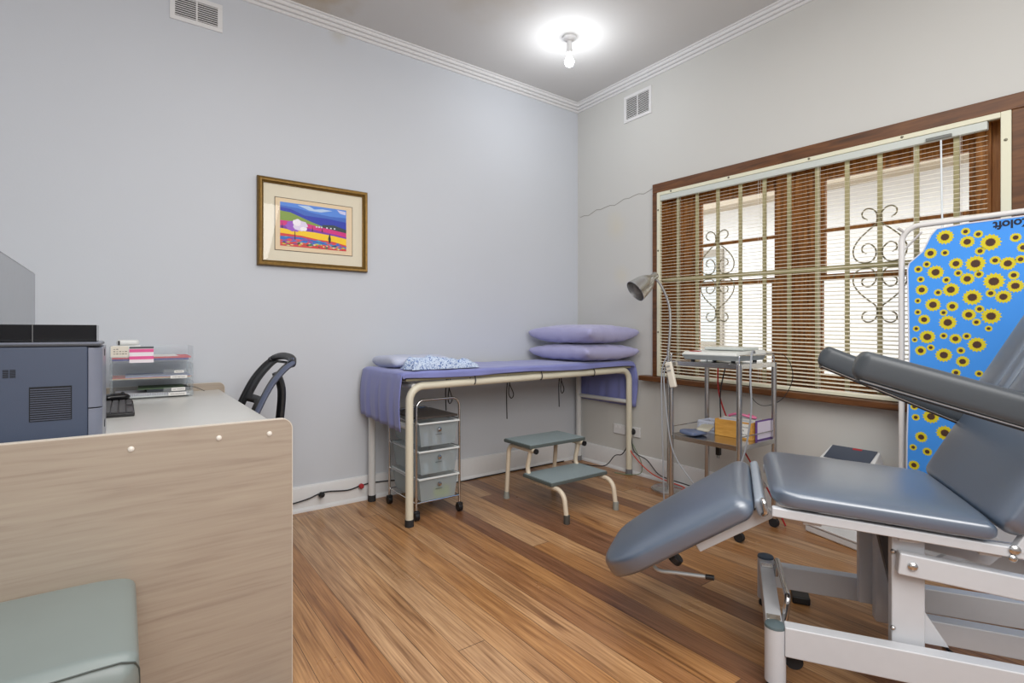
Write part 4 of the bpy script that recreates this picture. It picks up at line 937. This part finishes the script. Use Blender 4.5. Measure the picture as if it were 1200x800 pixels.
while y0+k*0.0125 < y1: m.box(x0, x0+0.003, y0+k*0.0125, y0+k*0.0125+0.004, zl+0.01, zl+0.06); m.box(x1-0.003, x1, y0+k*0.0125, y0+k*0.0125+0.004, zl+0.01, zl+0.06); k += 1
m.build('basket_shell', WP, bk)
m = MB(); M_ = frame((-0.60, -1.52, zl+0.016), (1, -0.2, 0), (0.2, 1, 0)); m.slab(0.13, 0.12, 0.026, M_, Rc=0.03, r=0.012, ex=3, wob=0.004, seed=5)
tag(m.build('plastic_bag', mat('dark_blue_plastic', (92, 104, 132), 0.25), sharp=70), 'crumpled blue-grey plastic packet at the front of the lower shelf', 'packet')
m = MB(); M_ = frame((-0.53, -1.585, zl+0.034), (1, 0.3, 0.1), (-0.3, 1, 0)); m.slab(0.12, 0.075, 0.018, M_, Rc=0.02, r=0.01, ex=3, wob=0.003, seed=8)
tag(m.build('beige_pouch', mat('beige_pouch', (176, 172, 156), 0.6), sharp=70), 'small beige pouch between the blue packet and wooden box', 'pouch')
hs = thing('handset', 'cream plastic handset hanging from the trolley front left corner', 'handset', (TX0-0.01, TY1-0.03, 0.80))
M_ = frame((TX0-0.035, TY1-0.005, 0.925), (0.05, -0.22, -1), (0, 1, -0.22)); MB().slab(0.15, 0.042, 0.020, M_, Rc=0.008, r=0.006, ex=5).build('handset_body', mat('handset_cream', (224, 218, 204), 0.45), hs)
m = MB(); m.box(0.02, 0.03, -0.012, 0.012, -0.012, -0.0105, M_); m.box(0.045, 0.055, -0.012, 0.012, -0.012, -0.0105, M_); m.build('handset_button', mat('button_grey', (160, 160, 156), 0.5), hs)

# ================================================================= floor lamp
lx, ly = -0.162, -1.078
fl_ = thing('floor_lamp', 'silver gooseneck floor lamp with bell shade beside the window', 'floor lamp', (lx, ly, 0))
SIL = mat('lamp_silver', (196, 196, 194), 0.25, 0.9)
MB().lathe([(0.118, 0), (0.118, 0.014), (0.11, 0.02), (0.03, 0.024), (0.0, 0.024)], c=(lx, ly, 0), n=40).build('lamp_base', SIL, fl_, sharp=40)
MB().cyl((lx, ly, 0.02), (lx, ly, 0.98), 0.011, n=16).build('lamp_pole', SIL, fl_)
lt = Vector((-0.8047, 0.594, 0)); k = 0.00593
P = lambda dx, z: Vector((lx, ly, 0)) - lt*dx*k + Vector((0, 0, z))
neck = [P(0, 0.98), P(2.0, 1.13), P(1.6, 1.25), P(-1.5, 1.33), P(-6.5, 1.40), P(-12, 1.452), P(-17, 1.478)]
neck = [P(0, 0.97)] + neck[1:]
MB().tube(cr(neck, 8), 0.0085, 12).build('gooseneck', mat('gooseneck_grey', (170, 170, 168), 0.35, 0.8), fl_)
hp = P(-14, 1.500); ax = (lt*0.82 + Vector((-0.30, -0.42, 0))*0.45 + Vector((0, 0, -0.62))).normalized()
M_ = frame(hp, ax.cross(Vector((0, 0, 1))), (0, 0, 1)); 
up_ = ax.orthogonal().normalized(); M_ = Matrix((up_, ax.cross(up_), ax)).transposed().to_4x4(); M_.translation = hp
sh_prof = [(0.0, -0.002), (0.020, 0.0), (0.025, 0.008), (0.026, 0.045), (0.036, 0.058), (0.054, 0.085), (0.066, 0.12), (0.074, 0.165), (0.080, 0.205)]
m = MB(); m.lathe(sh_prof+[(0.078, 0.205)]+[(r-0.002, z) for r, z in reversed(sh_prof[4:-1])]+[(0.018, 0.06), (0, 0.058)], M=M_, n=36); m.build('lamp_shade', SIL, fl_, sharp=50)
m = MB(); m.lathe([(0.016, 0.06), (0.02, 0.09), (0.034, 0.125), (0.032, 0.15), (0.0, 0.17)], M=M_, n=20); m.build('lamp_bulb', mat('unlit_bulb', (225, 222, 214), 0.3), fl_)

# ================================================================= folding screen with sunflower fabric
sx = -0.22
sc = thing('privacy_screen', 'white tubular privacy screen with blue sunflower fabric before the window', 'privacy screen', (sx, -2.95, 0))
m = MB(); m.tube(fillet([(sx+0.03, -2.447, 0.06), (sx+0.03, -2.447, 1.603), (sx+0.03, -3.45, 1.603), (sx+0.03, -3.45, 0.06)], 0.075, 10), 0.0125, 14)
m.build('screen_frame', WHITE, sc)
for y in (-2.447, -3.45):
    MB().tube([(sx-0.12, y, 0.06), (sx+0.14, y, 0.06)], 0.011, 10).build('foot_bar', WHITE, sc)
    for x in (sx-0.11, sx+0.13): MB().cyl((x, y-0.01, 0.025), (x, y+0.01, 0.025), 0.025, n=16).build('caster_wheel', RUBBER, sc)
MB().tube([(sx+0.03, -2.462, 1.50), (sx, -2.535, 1.565)], 0.005, 8).build('corner_hook', WHITE, sc)
MB().cyl((sx+0.02, -2.455, 1.583), (sx-0.02, -2.445, 1.597), 0.007, n=10).build('frame_knob', WHITE, sc)
fab = [(-2.592, 1.571), (-2.70, 1.578), (-3.20, 1.578), (-3.31, 1.571), (-3.33, 1.545), (-3.36, 1.48), (-3.415, 1.427), (-3.43, 1.39), (-3.42, 0.9), (-3.425, 0.22), (-2.475, 0.22), (-2.478, 0.6), (-2.487, 1.0), (-2.480, 1.395), (-2.487, 1.425), (-2.54, 1.475), (-2.570, 1.545)]
BLUE = mat('sky_blue_fabric', (64, 150, 240), 0.6, noise=0.05, nscale=4)
fm = MB(); fm.prism([(y, z) for y, z in fab], lambda y, z: (sx-0.001, y, z), lambda y, z: (sx+0.001, y, z))
FLW = [(-2.621, 1.529, 0.034), (-2.693, 1.543, 0.018), (-2.736, 1.525, 0.018), (-2.699, 1.497, 0.028), (-2.776, 1.484, 0.037), (-2.855, 1.493, 0.02), (-2.568, 1.462, 0.026), (-2.621, 1.458, 0.017), (-2.742, 1.451, 0.019), (-2.554, 1.413, 0.017), (-2.522, 1.393, 0.018), (-2.587, 1.373, 0.033), (-2.66, 1.405, 0.027), (-2.727, 1.398, 0.037), (-2.791, 1.405, 0.02), (-2.831, 1.388, 0.029), (-2.87, 1.401, 0.019), (-2.668, 1.362, 0.017), (-2.738, 1.351, 0.018), (-2.699, 1.334, 0.028), (-2.787, 1.316, 0.038), (-2.849, 1.337, 0.02), (-2.531, 1.345, 0.016), (-2.626, 1.335, 0.017), (-2.854, 1.292, 0.029), (-2.535, 1.296, 0.026), (-2.642, 1.29, 0.032), (-2.596, 1.28, 0.017), (-2.716, 1.252, 0.036), (-2.777, 1.266, 0.019), (-2.817, 1.249, 0.029), (-2.52, 1.246, 0.014), (-2.577, 1.225, 0.032), (-2.647, 1.215, 0.024), (-2.74, 1.2, 0.018), (-2.704, 1.176, 0.027), (-2.778, 1.168, 0.035), (-2.52, 1.193, 0.015), (-2.616, 1.188, 0.016), (-2.544, 1.158, 0.025), (-2.631, 1.143, 0.034), (-2.73, 1.143, 0.017), (-2.77, 1.115, 0.014), (-2.514, 1.116, 0.015), (-2.556, 1.078, 0.033), (-2.616, 1.083, 0.016), (-2.658, 1.07, 0.024), (-2.697, 1.082, 0.017), (-2.732, 1.045, 0.034), (-2.508, 1.064, 0.013), (-2.531, 1.014, 0.024), (-2.569, 1.029, 0.016), (-2.617, 0.996, 0.033), (-2.677, 1.018, 0.017), (-2.683, 0.97, 0.026), (-2.506, 0.75, 0.017), (-2.543, 0.765, 0.016), (-2.592, 0.774, 0.024), (-2.57, 0.712, 0.033), (-2.512, 0.701, 0.017), (-2.533, 0.612, 0.026), (-2.502, 0.559, 0.016), (-2.556, 0.548, 0.02), (-2.505, 0.476, 0.023), (-2.878, 1.449, 0.021)]
rr = random.Random(2)
tries = 0
while len(FLW) < 190 and tries < 9000:
    tries += 1; y = rr.uniform(-3.40, -2.50); z = rr.uniform(0.25, 1.53); r = rr.choice([0.016, 0.018, 0.026, 0.034])
    if y > -2.88 and z > 0.96: continue
    if y > -2.62 and 0.46 < z < 0.96: continue
    if z > 1.35 and y < -3.30: continue
    if z > 1.48 and y > -3.0: continue
    if all((y-a)**2+(z-b)**2 > (r+c+0.01)**2 for a, b, c in FLW): FLW.append((y, z, r))
for q, (y, z, r) in enumerate(FLW):
    rr = random.Random(q); a0 = rr.uniform(0, 1)
    for lay, (col, ra, rb, npt) in enumerate(((1, r, r*0.80, 15), (2, r*0.5, r*0.44, 12), (3, r*0.42, r*0.40, 10))):
        fm.cur = col; d = sx-0.0014-0.0003*lay
        pts = []
        for k2 in range(npt*2):
            a = a0+math.pi*k2/npt; rad = (ra if k2 % 2 == 0 else rb)*(1+rr.uniform(-0.04, 0.04)); pts.append((d, y+rad*math.cos(a), z+rad*math.sin(a)))
        fm.add([(d, y, z)]+pts, [(0, k2+1, (k2+1) % (npt*2)+1) for k2 in range(npt*2)])
fo = fm.build('sunflower_fabric', [BLUE, mat('petal_yellow', (214, 200, 30), 0.6), mat('petal_ochre', (150, 96, 24), 0.6), mat('seed_brown', (72, 48, 34), 0.7)], sc, sharp=60)
pp_ = [Vector((sx, y, z)) for y, z in fab]
MB().tube(pp_, 0.0035, 6, closed=True).build('fabric_piping', mat('piping_white', (214, 216, 226), 0.6), sc)
text('printed_lettering', 'Zoloft', 0.047, frame((sx-0.0022, -2.905, 1.568), (0, 1, 0), (0, 0, -1)), mat('print_navy', (14, 22, 48), 0.6), sc, ext=0.0001, bold=0.0014)

# ================================================================= patient scale behind the chair
ws = thing('floor_scale', 'white floor scale with slanted dark console behind the treatment chair', 'scale', (-0.155, -2.175, 0))
Mp = Matrix.Translation((-0.155, -2.175, 0)) @ Matrix.Rotation(R(-15), 4, 'Z')
MB().box(-0.065, 0.065, -0.175, 0.175, 0, 0.04, Mp).build('platform', TRIMW, ws, bevel=0.01)
MB().box(-0.07, 0.07, -0.185, 0.185, 0.041, 0.052, Mp).build('platform_rim', TRIMW, ws, bevel=0.004)
MB().box(-0.10, -0.06, -2.24, -2.16, 0.05, 0.40).build('column', TRIMW, ws, bevel=0.006)
m = MB(); m.add([(-0.20, -2.335, 0.39), (-0.05, -2.335, 0.39), (-0.05, -2.06, 0.39), (-0.20, -2.06, 0.39), (-0.185, -2.325, 0.425), (-0.06, -2.315, 0.478), (-0.06, -2.08, 0.478), (-0.185, -2.07, 0.425)], [(3, 2, 1, 0), (4, 5, 6, 7), (0, 1, 5, 4), (1, 2, 6, 5), (2, 3, 7, 6), (3, 0, 4, 7)])
co = m.build('console', TRIMW, ws, bevel=0.006)
M_ = frame((-0.1225, -2.1975, 0.4525), (0, -1, 0), (0.125, 0, 0.053))
MB().box(-0.108, 0.108, -0.060, 0.064, 0, 0.004, M_).build('console_face', mat('console_slate', (74, 82, 96), 0.3), co, bevel=0.002)
MB().box(-0.005, 0.04, 0.045, 0.06, 0.004, 0.0048, M_).build('red_mark', mat('mark_red', (176, 48, 56), 0.5), co)

# ================================================================= treatment chair (local frame: x to the head end, y to the far side)
tc = thing('treatment_chair', 'slate blue vinyl treatment chair on a white steel lifting frame', 'treatment chair', (-1.592, -2.549, 0), R(-59.4), local=True)
WHITE2 = mat('chair_frame_white', (196, 198, 202), 0.38)
def B(name, *a, mt=None, bevel=0.004, parent=None):
    m = MB(); [m.box(*q) for q in a]; return m.build(name, mt or WHITE2, parent or tc, bevel=bevel, seg=3)
# base
for w, zt_ in ((0.0, 0.208), (0.55, 0.203)):
    MB().cyl((0, w, 0.03), (0, w, zt_-0.012), 0.030, n=28).build('base_post', WHITE2, tc)
    MB().lathe([(0.0, zt_+0.002), (0.016, zt_), (0.029, zt_-0.006), (0.0305, zt_-0.013), (0.0, zt_-0.014)], c=(0, w, 0), n=28).build('post_cap', mat('cap_grey', (84, 98, 102), 0.5) if w == 0 else mat('cap_navy', (58, 74, 92), 0.5), tc)
    MB().lathe([(0.024, 0.0), (0.026, 0.01), (0.012, 0.03), (0.012, 0.035)], c=(0, w, 0), n=20).build('levelling_foot', RUBBER, tc)
B('front_cross_member', (-0.024, 0.024, 0.03, 0.52, 0.115, 0.185))
B('cross_member_plate', (-0.02, 0.02, 0.05, 0.085, 0.185, 0.190), mt=STEEL, bevel=0.001); B('cross_member_plate', (-0.02, 0.02, 0.46, 0.49, 0.185, 0.190), mt=STEEL, bevel=0.001)
m = MB(); m.tube(fillet([(0.03, 0.46, 0.16), (0.035, 0.46, 0.225), (0.045, 0.12, 0.235), (0.03, 0.12, 0.12)], 0.02, 6), 0.010, 12); m.build('lift_lever', CHROME, tc)
def rail(name, p0, p1, w, h):
    m = MB(); m.bar(p0, p1, w, h); return m.build(name, WHITE2, tc, bevel=0.004, seg=3)
rail('base_rail', (0.025, 0.0, 0.163), (1.35, 0.0, 0.165), 0.045, 0.09)
rail('base_rail', (0.03, 0.55, 0.128), (1.35, 0.55, 0.128), 0.045, 0.088)
rail('inner_lift_arm', (0.36, 0.24, 0.165), (1.05, 0.24, 0.16), 0.05, 0.07)
B('rear_cross_member', (1.29, 1.34, 0.0, 0.55, 0.09, 0.16))
for w in (0.0, 0.55): MB().cyl((1.32, w, 0), (1.32, w, 0.13), 0.03, n=20).build('base_post', WHITE2, tc)
# castors and pedal
for s_, w in ((0.055, 0.05), (1.25, 0.05), (1.25, 0.50)):
    MB().cyl((s_-0.0, w-0.012, 0.078), (s_, w+0.012, 0.078), 0.026, n=20).build('transport_wheel', RUBBER, tc)
B('foot_pedal', (0.10, 0.165, 0.60, 0.68, 0.0, 0.03), mt=BLACK, bevel=0.006)
# columns
B('lift_column', (0.306, 0.386, 0.035, 0.075, 0.14, 0.512)); B('lift_column', (0.30, 0.38, 0.44, 0.48, 0.12, 0.512))
B('actuator_housing', (0.335, 0.40, 0.37, 0.42, 0.09, 0.50), bevel=0.01)
m = MB(); m.bar((0.42, 0.30, 0.10), (0.33, 0.30, 0.52), 0.05, 0.05); m.build('actuator', mat('actuator_grey', (60, 62, 66), 0.4), tc, bevel=0.008)
for w in (0.015, 0.50):
    m = MB(); m.bar((0.315, w, 0.442), (1.15, w, 0.372), 0.035, 0.062); m.build('parallel_arm', WHITE2, tc, bevel=0.005, seg=3)
    if w > 0.2: m = MB(); m.bar((0.43, w+0.03*(1 if w < .2 else -1), 0.205), (0.70, w+0.03*(1 if w < .2 else -1), 0.41), 0.025, 0.04); m.build('diagonal_brace', WHITE2, tc, bevel=0.003)
m = MB(); m.prism([(0.386, 0.205), (0.386, 0.30), (0.445, 0.205)], lambda u, z: (u, 0.05, z), lambda u, z: (u, 0.062, z)); m.build('gusset_plate', WHITE2, tc)
m = MB(); m.prism([(0.386, 0.50), (0.62, 0.50), (0.56, 0.43), (0.386, 0.455)], lambda u, z: (u, 0.12, z), lambda u, z: (u, 0.13, z)); m.build('seat_support_plate', WHITE2, tc)
for s_, w, z, r in ((0.347, -0.004, 0.440, 0.012), (0.309, 0.034, 0.463, 0.007), (0.309, 0.034, 0.241, 0.007), (0.562, -0.022, 0.528, 0.0125), (0.558, -0.022, 0.506, 0.0095), (0.306, 0.034, 0.15, 0.007)):
    m = MB(); m.lathe([(r, 0), (r, 0.003), (r*0.75, 0.006), (r*0.35, 0.008), (0, 0.008)], M=Matrix.Translation((s_, w, z)) @ Matrix.Rotation(R(90), 4, 'X'), n=20); m.build('bolt', STEEL, tc)
# seat frame
for w in (-0.006, 0.54):
    m = MB(); m.bar((-0.010, w, 0.551), (0.585, w, 0.518), 0.028, 0.028); m.build('seat_rail', WHITE2, tc, bevel=0.004, seg=3)
m = MB()
for s_, z in ((0.10, 0.53), (0.34, 0.517), (0.52, 0.508)): m.box(s_-0.025, s_+0.025, 0.0, 0.535, z-0.012, z+0.012)
m.build('seat_cross_bar', WHITE2, tc, bevel=0.003)
# seat cushion
ang = math.atan2(0.033, 0.595)
Ms = frame((-0.012, 0.267, 0.597), (math.cos(ang), 0, -math.sin(ang)), (0, 1, 0))
MB().slab(0.545, 0.60, 0.066, Ms, Rc=0.075, Rc1=0.03, r=0.035, ex=5, n=72, crown=0.012).build('seat_cushion', VINYL, tc)
# leg section
sl = R(34.5); e = (-math.cos(sl), 0, -math.sin(sl))
Ml = frame((-0.062, 0.267, 0.563), e, (0, -1, 0))
MB().slab(0.60, 0.585, 0.095, Ml, Rc=0.05, Rc1=0.19, r=0.05, ex=4, n=72, crown=0.008, taper=lambda t: 1-0.10*t).build('leg_cushion', VINYL, tc)
for w in (0.08, 0.44):
    m = MB(); m.bar((-0.012, w, 0.525), (-0.235, w, 0.378), 0.022, 0.046); m.build('leg_section_bracket', WHITE2, tc, bevel=0.004)
# towel roll between the two cushions, and its chrome holder
M_ = frame((-0.038, 0.0, 0.552), (0, 1, 0), (-0.3, 0, 1))
MB().slab(0.54, 0.056, 0.032, M_, Rc=0.012, r=0.012, ex=3.5).build('hinge_strip', mat('hinge_vinyl_light', (150, 160, 172), 0.25), tc)
m = MB(); m.tube(fillet([(-0.036, 0.0, 0.578), (-0.032, -0.012, 0.578), (-0.026, -0.014, 0.545), (-0.032, 0.0, 0.535)], 0.008, 4), 0.008, 10); m.build('hinge_clip', STEEL, tc)
# lever and knob under the leg cushion
m = MB(); m.tube(cr([(-0.385, 0.10, 0.285), (-0.36, 0.085, 0.268), (-0.30, 0.08, 0.272), (-0.20, 0.075, 0.278)], 5), 0.0065, 10); lv = m.build('adjust_lever', mat('lever_grey', (176, 178, 178), 0.35, 0.5), tc)
MB().cyl((-0.205, 0.075, 0.278), (-0.178, 0.0735, 0.279), 0.0085, n=14).build('lever_tip', BLACK, lv)
MB().cyl((-0.30, 0.12, 0.315), (-0.315, 0.12, 0.295), 0.026, n=20).build('adjust_knob', BLACK, tc, bevel=0.004)
m = MB(); m.tube(cr([(-0.43, 0.12, 0.27), (-0.425, 0.11, 0.252), (-0.41, 0.115, 0.262)], 4), 0.005, 8); m.build('wire_hook', CHROME, tc)
# backrest
bd = Vector((0.47, 0, 0.883)).normalized(); bn = Vector((-bd.z, 0, bd.x))
o0 = Vector((0.512, 0.267, 0.585)) - bn*0.045
Mb = frame(o0, bd, (0, 1, 0))
# lower back pad and upper head section with channels
def backpad(name, s0, s1, w0, w1, T=0.085, off=0, **k):
    M2 = frame(o0+bd*s0+Vector((0, (w0+w1)/2-0.267, 0))+bn*off, bd, (0, -1, 0))
    return MB().slab(s1-s0, w1-w0, T, M2, n=72, **k).build(name, VINYL, tc)
backpad('backrest_cushion', 0.0, 0.92, -0.035, 0.60, Rc=0.05, Rc1=0.06, r=0.03, ex=5, crown=0.006)
for w0, w1 in ((-0.03, 0.130), (0.133, 0.198), (0.201, 0.362), (0.365, 0.431), (0.434, 0.597)):
    backpad('head_cushion_channel', 0.36, 0.91, w0, w1, T=0.045, Rc=0.02, Rc1=0.05, r=0.02, ex=3.2, off=0.030)
for w in (-0.006, 0.54):
    m = MB(); a = Vector((0.572, w, 0.522)); m.bar(a, a+bd*0.80, 0.026, 0.03, up=(0, 1, 0)); m.build('backrest_rail', WHITE2, tc, bevel=0.004)
m = MB(); a = Vector((0.60, 0.0, 0.548)); m.bar(a, a+bd*0.5, 0.02, 0.02, up=(0, 1, 0)); m.build('gas_strut', BLACK, tc, bevel=0.004)
# armrests, square to the backrest
ARM = mat('arm_slate_vinyl', (64, 69, 74), 0.38, bump=0.06, bscale=260)
for w in (-0.055, 0.60):
    a0 = Vector((0.198, w, 1.012)); d = Vector((0.94, 0, -0.292 if w < 0 else -0.42)).normalized()
    Ma = frame(a0, d, (0, 1, 0))
    ar = MB().slab(0.60, 0.09, 0.082, Ma, Rc=0.03, r=0.022, ex=4.5, n=48, crown=0.004, taper=lambda t: 0.9+0.1*t).build('armrest', ARM, tc)
    m = MB(); q = Ma @ Vector((0.02, 0, -0.045)); q2 = Ma @ Vector((0.57, 0, -0.045)); m.bar(q, q2, 0.06, 0.008); m.build('armrest_plate', mat('arm_plate', (46, 48, 52), 0.4), ar, bevel=0.002)
    m = MB(); m.tube([Ma @ Vector((0.02, -0.036, -0.041)), Ma @ Vector((0.57, -0.036, -0.041))], 0.003, 6); m.build('armrest_piping', STEEL, ar)
    m = MB(); p = Ma @ Vector((0.40, 0, -0.04)); p2 = Vector(((0.60+0.47*0.35), w*0.9, 0.86)); m.bar(p, Vector((0.74, w, 0.76)), 0.03, 0.02); m.build('armrest_bracket', WHITE2, tc, bevel=0.003)

# ================================================================= cables
BLC = mat('black_cable', (24, 26, 34), 0.5); GRC = mat('grey_cable', (150, 154, 160), 0.5); REDC = mat('red_orange_cable', (206, 66, 46), 0.5)
def cable(name, label, pts, r, mt, cat='cable', n=6): return tag(MB().tube(cr(pts, n), r, 7).build(name, mt), label, cat)
cable('power_cable', 'dark blue cable running along the left baseboard beside the desk', [(-2.43, -0.036, 0.06), (-2.3, -0.030, 0.075), (-2.2, -0.03, 0.10), (-2.05, -0.027, 0.085), (-1.975, -0.027, 0.098)], 0.0042, BLC)
cable('power_cable', 'black cable running on the floor along the wall behind the bed', [(-1.95, -0.026, 0.10), (-1.88, -0.026, 0.105), (-1.7, -0.027, 0.09), (-1.5, -0.034, 0.04), (-1.3, -0.041, 0.006), (-1.0, -0.041, 0.006), (-0.8, -0.041, 0.006), (-0.2, -0.041, 0.006)], 0.004, BLC)
cable('power_cable', 'black cable curling up from the floor to the outlet under the bed end', [(-0.16, -0.10, 0.006), (-0.13, -0.25, 0.006), (-0.10, -0.42, 0.03), (-0.075, -0.50, 0.12), (-0.06, -0.56, 0.14), (-0.05, -0.6, 0.20), (-0.05, -0.635, 0.27)], 0.0038, BLC)
tag(MB().lathe([(0.0, 0), (0.017, 0.004), (0.019, 0.02), (0.010, 0.034), (0, 0.036)], M=Matrix.Translation((-2.22, -0.035, 0.092)) @ Matrix.Rotation(R(90), 4, 'X'), n=16).build('cable_plug', BLACK), 'round black plug on the cable at the left baseboard', 'plug')
tag(MB().lathe([(0.0, 0), (0.016, 0.004), (0.017, 0.02), (0.008, 0.034), (0, 0.036)], M=Matrix.Translation((-1.965, -0.03, 0.10)) @ Matrix.Rotation(R(90), 4, 'X'), n=16).build('cable_plug', mat('red_plug', (170, 40, 46), 0.5)), 'small red plug on the cable beside the rear bed leg', 'plug')
cable('power_cable', 'orange-red cable hanging from the outlet to the floor lamp base', [(-0.05, -0.60, 0.32), (-0.06, -0.64, 0.20), (-0.06, -0.74, 0.11), (-0.07, -0.88, 0.05), (-0.10, -1.05, 0.04), (-0.10, -1.16, 0.03), (-0.15, -1.25, 0.01), (-0.2, -1.35, 0.006), (-0.25, -1.28, 0.02), (-0.2, -1.22, 0.05), (-0.12, -1.26, 0.03), (-0.09, -1.5, 0.006)], 0.0042, REDC)
cable('power_cable', 'black cable looping from the outlet to beneath the trolley', [(-0.05, -0.645, 0.30), (-0.05, -0.68, 0.18), (-0.05, -0.80, 0.14), (-0.05, -0.9, 0.06), (-0.06, -1.02, 0.045), (-0.07, -1.2, 0.04), (-0.09, -1.35, 0.02), (-0.12, -1.55, 0.006)], 0.004, BLC)
cable('power_cable', 'pale green cable beside the outlet looping to the floor', [(-0.03, -0.60, 0.29), (-0.04, -0.70, 0.17), (-0.045, -0.745, 0.10), (-0.05, -0.74, 0.03), (-0.08, -0.66, 0.006), (-0.13, -0.55, 0.006)], 0.003, mat('green_cable', (120, 140, 110), 0.5))
cable('power_cable', 'grey cable drooping from the trolley left corner to the floor', [(TX0-0.02, TY1+0.01, 0.93), (TX0-0.03, TY1+0.03, 0.84), (TX0-0.03, TY1+0.01, 0.62), (TX0-0.02, TY1-0.03, 0.40), (TX0+0.02, TY1-0.12, 0.25), (TX0+0.08, TY1-0.22, 0.12), (TX0+0.12, TY1-0.28, 0.02)], 0.004, GRC)
cable('power_cable', 'grey cable hanging close beside the trolley front left leg', [(TX0-0.01, TY1+0.02, 0.96), (TX0-0.03, TY1+0.045, 0.86), (TX0-0.035, TY1+0.04, 0.6), (TX0-0.03, TY1+0.035, 0.3), (TX0-0.02, TY1+0.035, 0.006)], 0.004, GRC)
cable('device_cable', 'light grey lead draped over the trolley front from the device', [(-0.40, -1.83, 0.985), (-0.47, -1.86, 1.0), (-0.56, -1.90, 0.98), (-0.60, -1.915, 0.88), (-0.60, -1.92, 0.70), (-0.61, -1.90, 0.52), (-0.63, -1.87, 0.38), (-0.66, -1.84, 0.24)], 0.0048, GRC)
cable('device_cable', 'thin dark wire looped at the right of the trolley top', [(-0.30, -1.80, 0.98), (-0.22, -1.90, 0.97), (-0.18, -1.93, 0.85), (-0.20, -1.88, 0.72), (-0.27, -1.80, 0.68), (-0.33, -1.76, 0.76), (-0.33, -1.78, 0.92)], 0.002, BLC)
cable('power_cable', 'red cable hanging behind the trolley from the window sill', [(-0.12, -1.43, 0.90), (-0.16, -1.46, 0.72), (-0.2, -1.55, 0.55), (-0.215, -1.68, 0.36), (-0.215, -1.80, 0.20), (-0.2, -1.9, 0.006)], 0.005, mat('red_cable', (176, 40, 40), 0.5))
cable('power_cable', 'black cable hanging behind the trolley with plug end', [(-0.14, -1.50, 0.90), (-0.19, -1.49, 0.72), (-0.20, -1.50, 0.50), (-0.205, -1.49, 0.40)], 0.004, BLC)
m = MB(); m.box(-0.22, -0.195, -1.475, -1.500, 0.33, 0.41); m.box(-0.213, -0.208, -1.480, -1.482, 0.31, 0.33); m.box(-0.213, -0.208, -1.492, -1.494, 0.31, 0.33)
tag(m.build('loose_plug', BLACK, bevel=0.002), 'black mains plug dangling below the lower trolley shelf', 'plug')
cable('power_cable', 'black cable snaking on the floor under the treatment chair', [(-1.05, -2.72, 0.006), (-1.0, -2.82, 0.006), (-0.93, -2.88, 0.008), (-0.90, -3.0, 0.006), (-0.98, -3.08, 0.006), (-1.05, -2.98, 0.014), (-0.98, -2.86, 0.014), (-0.85, -2.78, 0.006), (-0.6, -2.9, 0.006)], 0.005, BLC)
